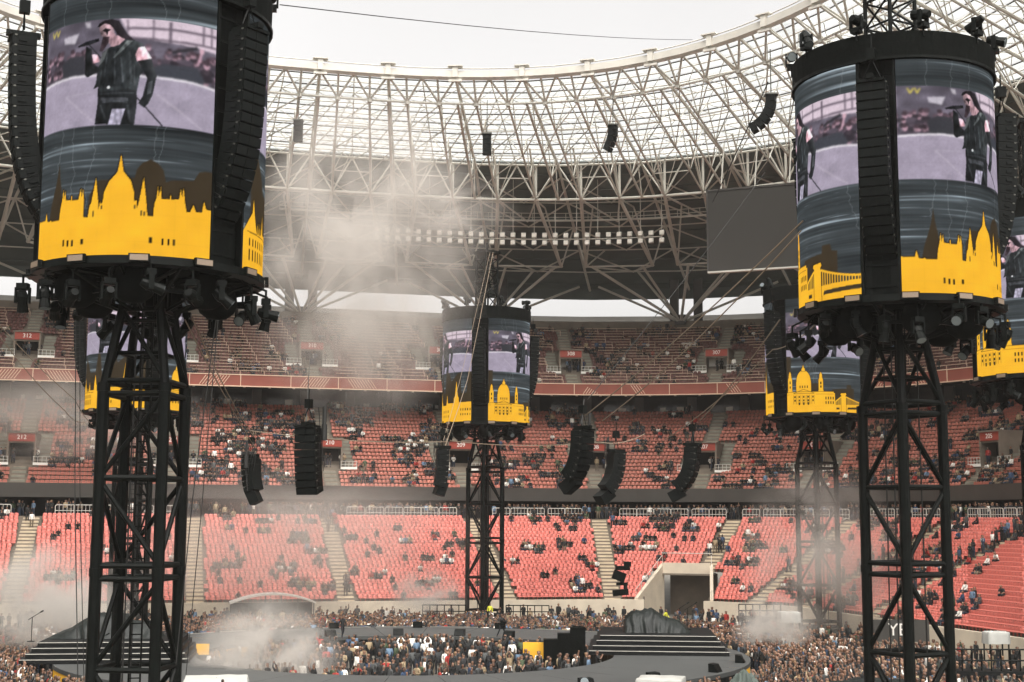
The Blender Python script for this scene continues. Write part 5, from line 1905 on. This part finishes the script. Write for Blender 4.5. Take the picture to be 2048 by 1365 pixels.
def make_bodies(specs):
    obs = []
    for (pose, sub, lng) in specs:
        J = skel(pose)
        names = list(J)
        me = bpy.data.meshes.new('body_' + pose)
        me.from_pydata([J[k] for k in names], [(names.index(a), names.index(b_)) for a, b_, _ in BONES], [])
        o = bpy.data.objects.new('body', me)
        COL.objects.link(o)
        md = o.modifiers.new('skin', 'SKIN')
        md.use_smooth_shade = True
        md.branch_smoothing = .3
        for i, k in enumerate(names):
            r = radius(k)
            if me.skin_vertices:
                me.skin_vertices[0].data[i].radius = r
                me.skin_vertices[0].data[i].use_root = (k == 'pel')
        if sub:
            s = o.modifiers.new('sub', 'SUBSURF')
            s.levels = s.render_levels = 1
        tr = o.modifiers.new('tri', 'TRIANGULATE')
        obs.append((o, J, lng))
    bpy.context.view_layer.update()
    dg = bpy.context.evaluated_depsgraph_get()
    out = []
    for o, J, lng in obs:
        me = bpy.data.meshes.new_from_object(o.evaluated_get(dg))
        V = np.empty(len(me.vertices) * 3)
        me.vertices.foreach_get('co', V)
        V = V.reshape(-1, 3)
        F = np.empty(len(me.polygons) * 3, np.int32)
        me.loops.foreach_get('vertex_index', F)
        F = F.reshape(-1, 3)
        cen = V[F].mean(1)
        best = np.full(len(F), 1e9)
        role = np.zeros(len(F), np.int32)
        for a, b_, r in BONES:
            A, B = np.array(J[a]), np.array(J[b_])
            d = B - A
            t = np.clip(((cen - A) @ d) / (d @ d), 0, 1)
            rad = np.mean(radius(a)) * (1 - t) + np.mean(radius(b_)) * t
            dist = np.linalg.norm(cen - (A + t[:, None] * d), axis=1) / rad
            m = dist < best
            best[m] = dist[m]
            role[m] = r
        H = np.array(J['hea'])
        hd = np.linalg.norm(cen - H, axis=1) < .19
        rel = cen - H
        hair = hd & ((rel[:, 2] > .035) | (rel[:, 1] > .03)) & (rel[:, 2] > (-.16 if lng else -.06))
        role[hd & ~hair & (rel[:, 2] > -.12)] = 0
        role[hair] = 1
        if lng:      # long sleeves
            for n_ in 'lr':
                A, B = np.array(J['elb' + n_]), np.array(J['wri' + n_])
                d = B - A
                t = np.clip(((cen - A) @ d) / (d @ d), 0, 1)
                role[(np.linalg.norm(cen - (A + t[:, None] * d), axis=1) < .075) & (t < .98) & (role == 0)] = 2
        # a small nose so that the face has a front
        vi = np.argmin(V[:, 1] + np.abs(V[:, 0]) * 3 + np.abs(V[:, 2] - (H[2] - .02)) * 3)
        V[vi, 1] -= .02
        bpy.data.objects.remove(o)
        bpy.data.meshes.remove(me)
        out.append((V, F, role))
    return out
POSES = ['stand', 'crossed', 'raised', 'clap', 'phone', 'walk', 'sit', 'sitlean']
LNG = [1, 1, 0, 1, 0, 1, 1, 0]
LOW = make_bodies([(p, False, LNG[i]) for i, p in enumerate(POSES)])
HIGH = make_bodies([(p, True, LNG[i]) for i, p in enumerate(POSES)] + [('guitar', True, 1)])

HIGHM = []
for k, (V, F, role) in enumerate(HIGH):
    me = fast_mesh('person_' + (POSES + ['guitar'])[k], V, F, ROLES, role, smooth=True)
    HIGHM.append(me)
ALLM = SKINS + HAIRS + SHIRTS + TROUS + [SHOE]
oS, oH, oT, oP, oE = 0, 3, 8, 18, 22

def rand_look(r):
    return (int(r.integers(3)), int(r.choice(5, p=[.44, .33, .10, .06, .07])), int(r.choice(10, p=SHIRTW)), int(r.choice(4, p=[.5, .3, .1, .1])))

def crowd_mesh(name, people):
    """people: list of (x, y, z, rz, scale, pose index, look)"""
    Vs, Fs, Ms, n = [], [], [], 0
    for (x, y, z, a, sc, po, lk) in people:
        V, F, role = LOW[po]
        c, s = math.cos(a) * sc, math.sin(a) * sc
        W = np.empty_like(V)
        W[:, 0] = x + V[:, 0] * c - V[:, 1] * s
        W[:, 1] = y + V[:, 0] * s + V[:, 1] * c
        W[:, 2] = z + V[:, 2] * sc
        Vs.append(W)
        Fs.append(F + n)
        n += len(V)
        Ms.append(np.array([oS + lk[0], oH + lk[1], oT + lk[2], oP + lk[3], oE])[role])
    return fast_mesh(name, np.vstack(Vs), np.vstack(Fs), ALLM, np.concatenate(Ms), smooth=True)

def face_to(p, q):
    d = np.array(q[:2]) - np.array(p[:2])
    return math.atan2(d[0], -d[1])

# obstacles on the pitch: tower bases, risers, platforms
OBST = [(P(px, 900, D)[:2], 3.6) for (px, D, *_r) in TOWERS] + [(np.array([10.3, 100.5]), 0)]
for o in list(SC.objects):
    if o.parent is None and o.name.split('.')[0] in ('covered_case', 'tarpaulin', 'scaffold', 'banner', 'floor_lamp', 'amber_barrier', 'padded_case', 'dugout', 'tunnel_mouth'):
        OBST.append((np.array(o.location[:2]), {'scaffold': 2.4, 'tarpaulin': 1.6, 'dugout': 4.4, 'tunnel_mouth': 3.2}.get(o.name.split('.')[0], 1.4)))

pitch = []
r6 = np.random.default_rng(77)
def add_person(x, y, z, a, po, lk=None, sc=None):
    pitch.append((x, y, z, a, sc or r6.uniform(.93, 1.06), po, lk or rand_look(r6)))
g = .62
for gx_ in np.arange(-62, 48, g):
    for gy_ in np.arange(66, 150, g):
        x, y = gx_ + r6.uniform(-.22, .22), gy_ + r6.uniform(-.22, .22)
        q = np.array([x, y])
        r = np.linalg.norm(q - SCC)
        if r < RI - .9:
            dens = .36 if r > RI - 5 else .26
            a = face_to(q, SCC) + math.pi + r6.normal(0, .7)
        elif r > RO + 1.3:
            if sdist(q) > -1.6: continue
            dens = float(np.interp(r, [RO + 1, RO + 9, RO + 13, RO + 18, 60], [.86, .74, .36, .10, .04]))
            if y > 118 and r < RO + 16: dens = max(dens, .5)
            a = face_to(q, SCC) + r6.normal(0, .25)
        else:
            continue
        if r6.random() > dens: continue
        if any(np.linalg.norm(q - o_) < rr_ for o_, rr_ in OBST): continue
        pq = proj(np.array([x, y, 1.7]))[0]
        if not (-40 < pq[0] < 2090 and pq[1] < 1400): continue
        add_person(x, y, 0, a, int(r6.choice(6, p=[.66, .12, .04, .03, .06, .09])))
pit_r = np.array([np.linalg.norm(np.array(p[:2]) - SCC) for p in pitch])
Q = proj(np.array([[p[0], p[1], 1.5] for p in pitch]))
vis = (Q[:, 0] > 0) & (Q[:, 0] < 2048) & (Q[:, 1] < 1362) & ~((np.abs(Q[:, 0] - 268) < 105)) & ~(np.abs(Q[:, 0] - 1825) < 95)
order = np.argsort(np.where(vis, Q[:, 2], 1e9))
single = set(order[:286].tolist())
POSEN = ['standing', 'arms crossed', 'one arm raised', 'clapping overhead', 'holding phone up', 'walking']
HAIRA = ['dark-haired', 'brown-haired', 'blond', 'grey-haired', 'shaven-headed']

def zone(px, py, r):
    if r < RI:
        return ('left' if px < 640 else 'middle' if px < 860 else 'right') + ' part of the pit'
    if px < 260: return 'crowd at bottom left'
    if px < 1480: return 'crowd behind the stage'
    if px < 1730: return 'crowd left of right tower' if py > 1310 else 'far crowd left of right tower'
    return 'crowd right of right tower'
CR_PEOPLE = {}
for i in sorted(single):
    x, y, z, a, sc, po, lk = pitch[i]
    o = inst('person', HIGHM[po], None, (x, y, z), rz=a, scale=(sc, sc, sc))
    for s, mm in enumerate((SKINS[lk[0]], HAIRS[lk[1]], SHIRTS[lk[2]], TROUS[lk[3]], SHOE)):
        o.material_slots[s].link = 'OBJECT'
        o.material_slots[s].material = mm
    lab = '%s person in %s top and %s trousers, %s, %s' % (HAIRA[lk[1]], SHIRTC[lk[2]][1].replace('faded black', 'washed-black').replace('pale blue', 'sky-blue'), TROUC[lk[3]][1], POSEN[po], zone(Q[i, 0], Q[i, 1], pit_r[i]))
    if len(lab.split()) > 16: lab = lab.replace(' and %s trousers' % TROUC[lk[3]][1], '')
    tag(o, lab, 'person', 'people in the standing crowd')
    CR_PEOPLE.setdefault(lab, []).append((Q[i, 0], o, lk, po, zone(Q[i, 0], Q[i, 1], pit_r[i])))
for lab, lst in CR_PEOPLE.items():
    if len(lst) < 2: continue
    for k, (px_, o, lk, po, zn) in enumerate(sorted(lst, key=lambda e: e[0])):
        w = '%s person, %s top, %s trousers, %s, %s, %s from left' % (HAIRA[lk[1]], SHIRTC[lk[2]][1].replace('faded black', 'washed-black').replace('pale blue', 'sky-blue'), TROUC[lk[3]][1], POSEN[po], zn, ordinal(k + 1))
        if len(w.split()) > 16: w = w.replace(' ' + POSEN[po] + ',', '')
        if len(w.split()) > 16: w = w.replace('far crowd left of right tower', 'far right crowd')
        o['label'] = w
rest = [p for i, p in enumerate(pitch) if i not in single]
tag(inst('standing_crowd', crowd_mesh('standing_crowd', rest)), 'dense standing crowd filling the pitch around the ring stage', 'crowd', kind='stuff')

# people in the seats
def seated(key, ncl, seed, mean):
    r = np.random.default_rng(seed)
    pos, nn = SEATPOS[key]
    q = proj(pos)
    ok = np.where((q[:, 0] > -20) & (q[:, 0] < 2070))[0]
    taken = {}
    for _ in range(ncl):
        c = pos[r.choice(ok)]
        k = int(np.clip(r.exponential(mean), 1, 14))
        d = (pos - c) * np.array([1, 1, 2.2])
        dist = np.linalg.norm(d, axis=1) + r.uniform(0, 1.0, len(pos))
        for i in np.argsort(dist)[:k]:
            taken[int(i)] = 1
    out = []
    for i in taken:
        p, n = pos[i], nn[i]
        a = math.atan2(-n[0], n[1]) + r.normal(0, .2)
        po = 6 if r.random() < .6 else 7
        if r.random() < .07: po = 0
        off_ = np.array([n[0], n[1]]) * (-.05 if po >= 6 else -.35)
        out.append((p[0] + off_[0], p[1] + off_[1], p[2] - (0 if po < 6 else -.02), a, r.uniform(.94, 1.05), po, rand_look(r)))
    return out
for key, ncl, seed, mean, lab in (('lower', 220, 5, 3.4, 'small groups of people sitting among the lowest coral seats'), ('middle', 420, 6, 4.0, 'groups of people sitting in the middle tier'), ('upper', 260, 8, 3.6, 'scattered people sitting high in the upper tier')):
    tag(inst('seated_audience', crowd_mesh('seated_' + key, seated(key, ncl, seed, mean))), lab, 'audience', kind='stuff')
# concourse crowd behind the barriers, people on the stairs and at the portals
conc = []
r7 = np.random.default_rng(15)
al = arclen(20.2)
for row, d in enumerate((19.7, 20.5, 21.4)):
    s = 1.0
    while s < al[-1] - 2:
        s += max(.42, r7.normal(.72, .28))
        i = int(np.interp(s, al, np.arange(NB)))
        p = pt(i, 0, d + r7.uniform(-.25, .25), zc)
        q = proj(p)[0]
        if not (-20 < q[0] < 2070) or r7.random() < .25: continue
        if q[0] < 560 and r7.random() < .55: continue
        n = nrm_at(i)
        conc.append((p[0], p[1], zc, math.atan2(-n[0], n[1]) + r7.normal(0, .5), r7.uniform(.94, 1.05), int(r7.choice(6, p=[.6, .2, .03, .02, .1, .05])), rand_look(r7)))
Tl = TIERS['lower']
for a, lst in ((Tl['aisles'][3], [22, 21, 19, 3, 2, 1]), (Tl['aisles'][6], [14, 13, 12]), (Tl['aisles'][8], list(range(4, 22, 2))), (Tl['aisles'][9], list(range(6, 23))), (Tl['aisles'][1], [20, 22]), (Tl['aisles'][7], [8, 15])):
    for j in lst:
        for e in range(int(r7.integers(1, 3))):
            p = pt(a, r7.uniform(-.6, .6), Tl['d0'] + (j + .7) * Tl['tread'], Tl['z0'] + j * Tl['rise'] + .17)
            n = nrm_at(a)
            conc.append((p[0], p[1], p[2], math.atan2(-n[0], n[1]) + (0 if r7.random() < .6 else math.pi), 1.0, int(r7.choice([0, 5, 1])), rand_look(r7)))
for key in ('middle', 'upper'):
    T = TIERS[key]
    for a, num in T['portals']:
        for e in range(int(r7.integers(3, 8))):
            j = T['pr'][0]
            p = pt(a, r7.uniform(-2.6, 2.6), T['d0'] + j * T['tread'] + r7.uniform(.3, 1.2), T['z0'] + (j + .5) * T['rise'])
            conc.append((p[0], p[1], p[2], math.atan2(-nrm_at(a)[0], nrm_at(a)[1]) + r7.normal(0, .6), 1.0, int(r7.choice([0, 1])), rand_look(r7)))
tag(inst('concourse_crowd', crowd_mesh('concourse_crowd', conc)), 'row of people standing behind the barriers and on the stairs', 'crowd', kind='stuff')

# people one can single out
def single_person(px, py, D, z, po, lk, a, label, sc=1.0, hiv=False):
    p = P(px, py, D)
    o = inst('person', HIGHM[po], None, (p[0], p[1], z), rz=a, scale=(sc, sc, sc))
    for s, mm in enumerate((SKINS[lk[0]], HAIRS[lk[1]], M['hivis'] if hiv else SHIRTS[lk[2]], TROUS[lk[3]], SHOE)):
        o.material_slots[s].link = 'OBJECT'
        o.material_slots[s].material = mm
    return tag(o, label, 'person', 'people at work around the stage')
gp = single_person(1003, 1266, 110.5, ZS, 8, (1, 0, 0, 0), R(20), 'person in black playing a guitar, legs apart, on the far stage')
gt = empty('guitar', Vector(gp.location) + Vector((0, -.3, 1.05)), 'dark electric guitar held by the person on the far stage', 'guitar', rz=R(20))
inst('guitar_body', MB().box((.1, 0, 0), (.42, .06, .32), roty(R(25))).box((.22, 0, -.08), (.2, .055, .42), roty(R(25))).mesh('guitar_body', M['black']), gt)
inst('neck', MB().tube((-.05, 0, .03), (-.72, -.05, .3), .03, n=5).box((-.8, -.06, .34), (.2, .03, .09), roty(R(25))).mesh('neck', M['metal']), gt)
single_person(685, 1262, 108, ZS, 5, (1, 0, 0, 0), R(40), 'dark figure walking on the far stage in the haze')
single_person(1058, 1318, 96.4, .0, 1, (0, 4, 0, 0), R(10), 'person in black with arms crossed before the amber panel, left of three')
single_person(1077, 1320, 96.2, .0, 0, (0, 2, 4, 3), R(170), 'person in a white top standing before the amber panel')
single_person(1124, 1318, 96.3, .0, 1, (0, 4, 0, 0), R(-15), 'person in black with arms crossed at the right end of the amber panel')
single_person(1306, 1222, 131, .6, 0, (0, 1, 0, 0), R(5), 'person in a yellow vest left of the tunnel mouth, behind the tarpaulin', hiv=True)
single_person(1332, 1222, 132, .6, 5, (0, 0, 0, 0), R(60), 'person in a yellow vest nearer the tunnel mouth', hiv=True)
single_person(980, 1225, 140, .6, 0, (1, 0, 0, 0), R(5), 'person in a yellow vest at the foot of the centre tower', hiv=True)
single_person(445, 1362, 70.5, .9, 0, (1, 0, 0, 0), R(150), 'dark-haired person in front of the flat white tent top')
# ------------------------------------------------------------------ air: even haze and stage smoke
def smoke(name, pts, label, dens, scale, seed, col=(.95, .90, .84), thr=.42):
    """a soft-edged cloud: one closed lumpy hull round the given (px, py, distance, radius) puffs, filled with uneven density"""
    for i, (px, py, D, rx, ry, rz_) in enumerate(pts):
        c = P(px, py, D)
        me = MB()
        n1, n2 = 20, 12
        V, F = [], []
        for j in range(n2 + 1):
            t = math.pi * j / n2
            for k in range(n1):
                a = 2 * math.pi * k / n1
                V.append((math.sin(t) * math.cos(a), math.sin(t) * math.sin(a), math.cos(t)))
        for j in range(n2):
            for k in range(n1):
                F.append((j * n1 + k, (j + 1) * n1 + k, (j + 1) * n1 + (k + 1) % n1, j * n1 + (k + 1) % n1))
        m = bpy.data.materials.new('smoke')
        m.use_nodes = True
        n = m.node_tree
        n.nodes.clear()
        o_ = n.nodes.new('ShaderNodeOutputMaterial')
        pv = n.nodes.new('ShaderNodeVolumePrincipled')
        pv.inputs['Color'].default_value = (*col, 1)
        pv.inputs['Anisotropy'].default_value = .2
        tc = n.nodes.new('ShaderNodeTexCoord')
        ln = n.nodes.new('ShaderNodeVectorMath'); ln.operation = 'LENGTH'
        n.links.new(tc.outputs['Object'], ln.inputs[0])
        fall = n.nodes.new('ShaderNodeMapRange')
        fall.interpolation_type = 'SMOOTHSTEP'
        fall.inputs[1].default_value = .0; fall.inputs[2].default_value = 1.0
        fall.inputs[3].default_value = 1.0; fall.inputs[4].default_value = 0.0
        n.links.new(ln.outputs['Value'], fall.inputs[0])
        mp = n.nodes.new('ShaderNodeMapping')
        mp.inputs['Location'].default_value = (seed * 3.1 + i, seed * 1.7, seed)
        n.links.new(tc.outputs['Object'], mp.inputs[0])
        ns = n.nodes.new('ShaderNodeTexNoise')
        ns.inputs['Scale'].default_value = scale
        ns.inputs['Detail'].default_value = 5
        ns.inputs['Roughness'].default_value = .6
        ns.inputs['Distortion'].default_value = .7
        n.links.new(mp.outputs[0], ns.inputs['Vector'])
        nr = n.nodes.new('ShaderNodeMapRange')
        nr.inputs[1].default_value = thr; nr.inputs[2].default_value = thr + .25
        n.links.new(ns.outputs['Fac'], nr.inputs[0])
        mu = n.nodes.new('ShaderNodeMath'); mu.operation = 'MULTIPLY'
        n.links.new(fall.outputs[0], mu.inputs[0]); n.links.new(nr.outputs[0], mu.inputs[1])
        m2 = n.nodes.new('ShaderNodeMath'); m2.operation = 'MULTIPLY'
        m2.inputs[1].default_value = dens
        n.links.new(mu.outputs[0], m2.inputs[0])
        n.links.new(m2.outputs[0], pv.inputs['Density'])
        n.links.new(pv.outputs[0], o_.inputs['Volume'])
        o = inst(name, fast_mesh(name, np.array(V), np.array(F), [m]), None, c, scale=(rx, ry, rz_))
        tag(o, label, 'smoke', kind='stuff')
smoke('smoke', [(725, 505, 122, 12, 7, 17)], 'big pale smoke cloud drifting before the roof left of centre', 1.0, 2.3, 2, thr=.42)
smoke('smoke', [(880, 430, 124, 8, 5, 6)], 'thin tail of smoke drifting right under the roof', .6, 2.2, 12, thr=.47)
smoke('smoke', [(530, 1335, 88, 5.5, 4, 5)], 'pale smoke at the bottom of the stage left of centre', 2.4, 1.9, 3)
smoke('smoke', [(95, 1215, 100, 7, 5, 5.5)], 'pale smoke over the left end of the stage', 1.7, 1.9, 4)
smoke('smoke', [(560, 1085, 138, 22, 6, 10)], 'thin smoke veil before the left lowest seats', .32, 1.6, 5, thr=.35)
smoke('smoke', [(850, 1195, 140, 5, 3, 3.4)], 'small smoke puff before the seats left of the centre tower', 1.6, 1.9, 6)
smoke('smoke', [(1640, 1130, 124, 9, 4, 10)], 'smoke rising around the legs of the far right tower', .8, 1.9, 7)
smoke('smoke', [(1545, 1262, 105, 3.4, 2.5, 3.2)], 'grey smoke puff in the right crowd', 3.0, 1.8, 8)
smoke('smoke', [(110, 830, 160, 20, 8, 7)], 'thin smoke drifting under the upper tier at left', .25, 1.6, 9, thr=.38)

hz = MB().box((0, 400, 34), (1500, 1500, 71)).build('haze', [], kind='stuff')
hm = bpy.data.materials.new('haze air')
hm.use_nodes = True
n = hm.node_tree
n.nodes.clear()
o_ = n.nodes.new('ShaderNodeOutputMaterial')
pv = n.nodes.new('ShaderNodeVolumePrincipled')
pv.inputs['Color'].default_value = (.93, .9, .86, 1)
pv.inputs['Density'].default_value = .00012
n.links.new(pv.outputs[0], o_.inputs['Volume'])
hz.data.materials.append(hm)
tag(hz, 'thin warm haze filling the stadium air', 'haze')
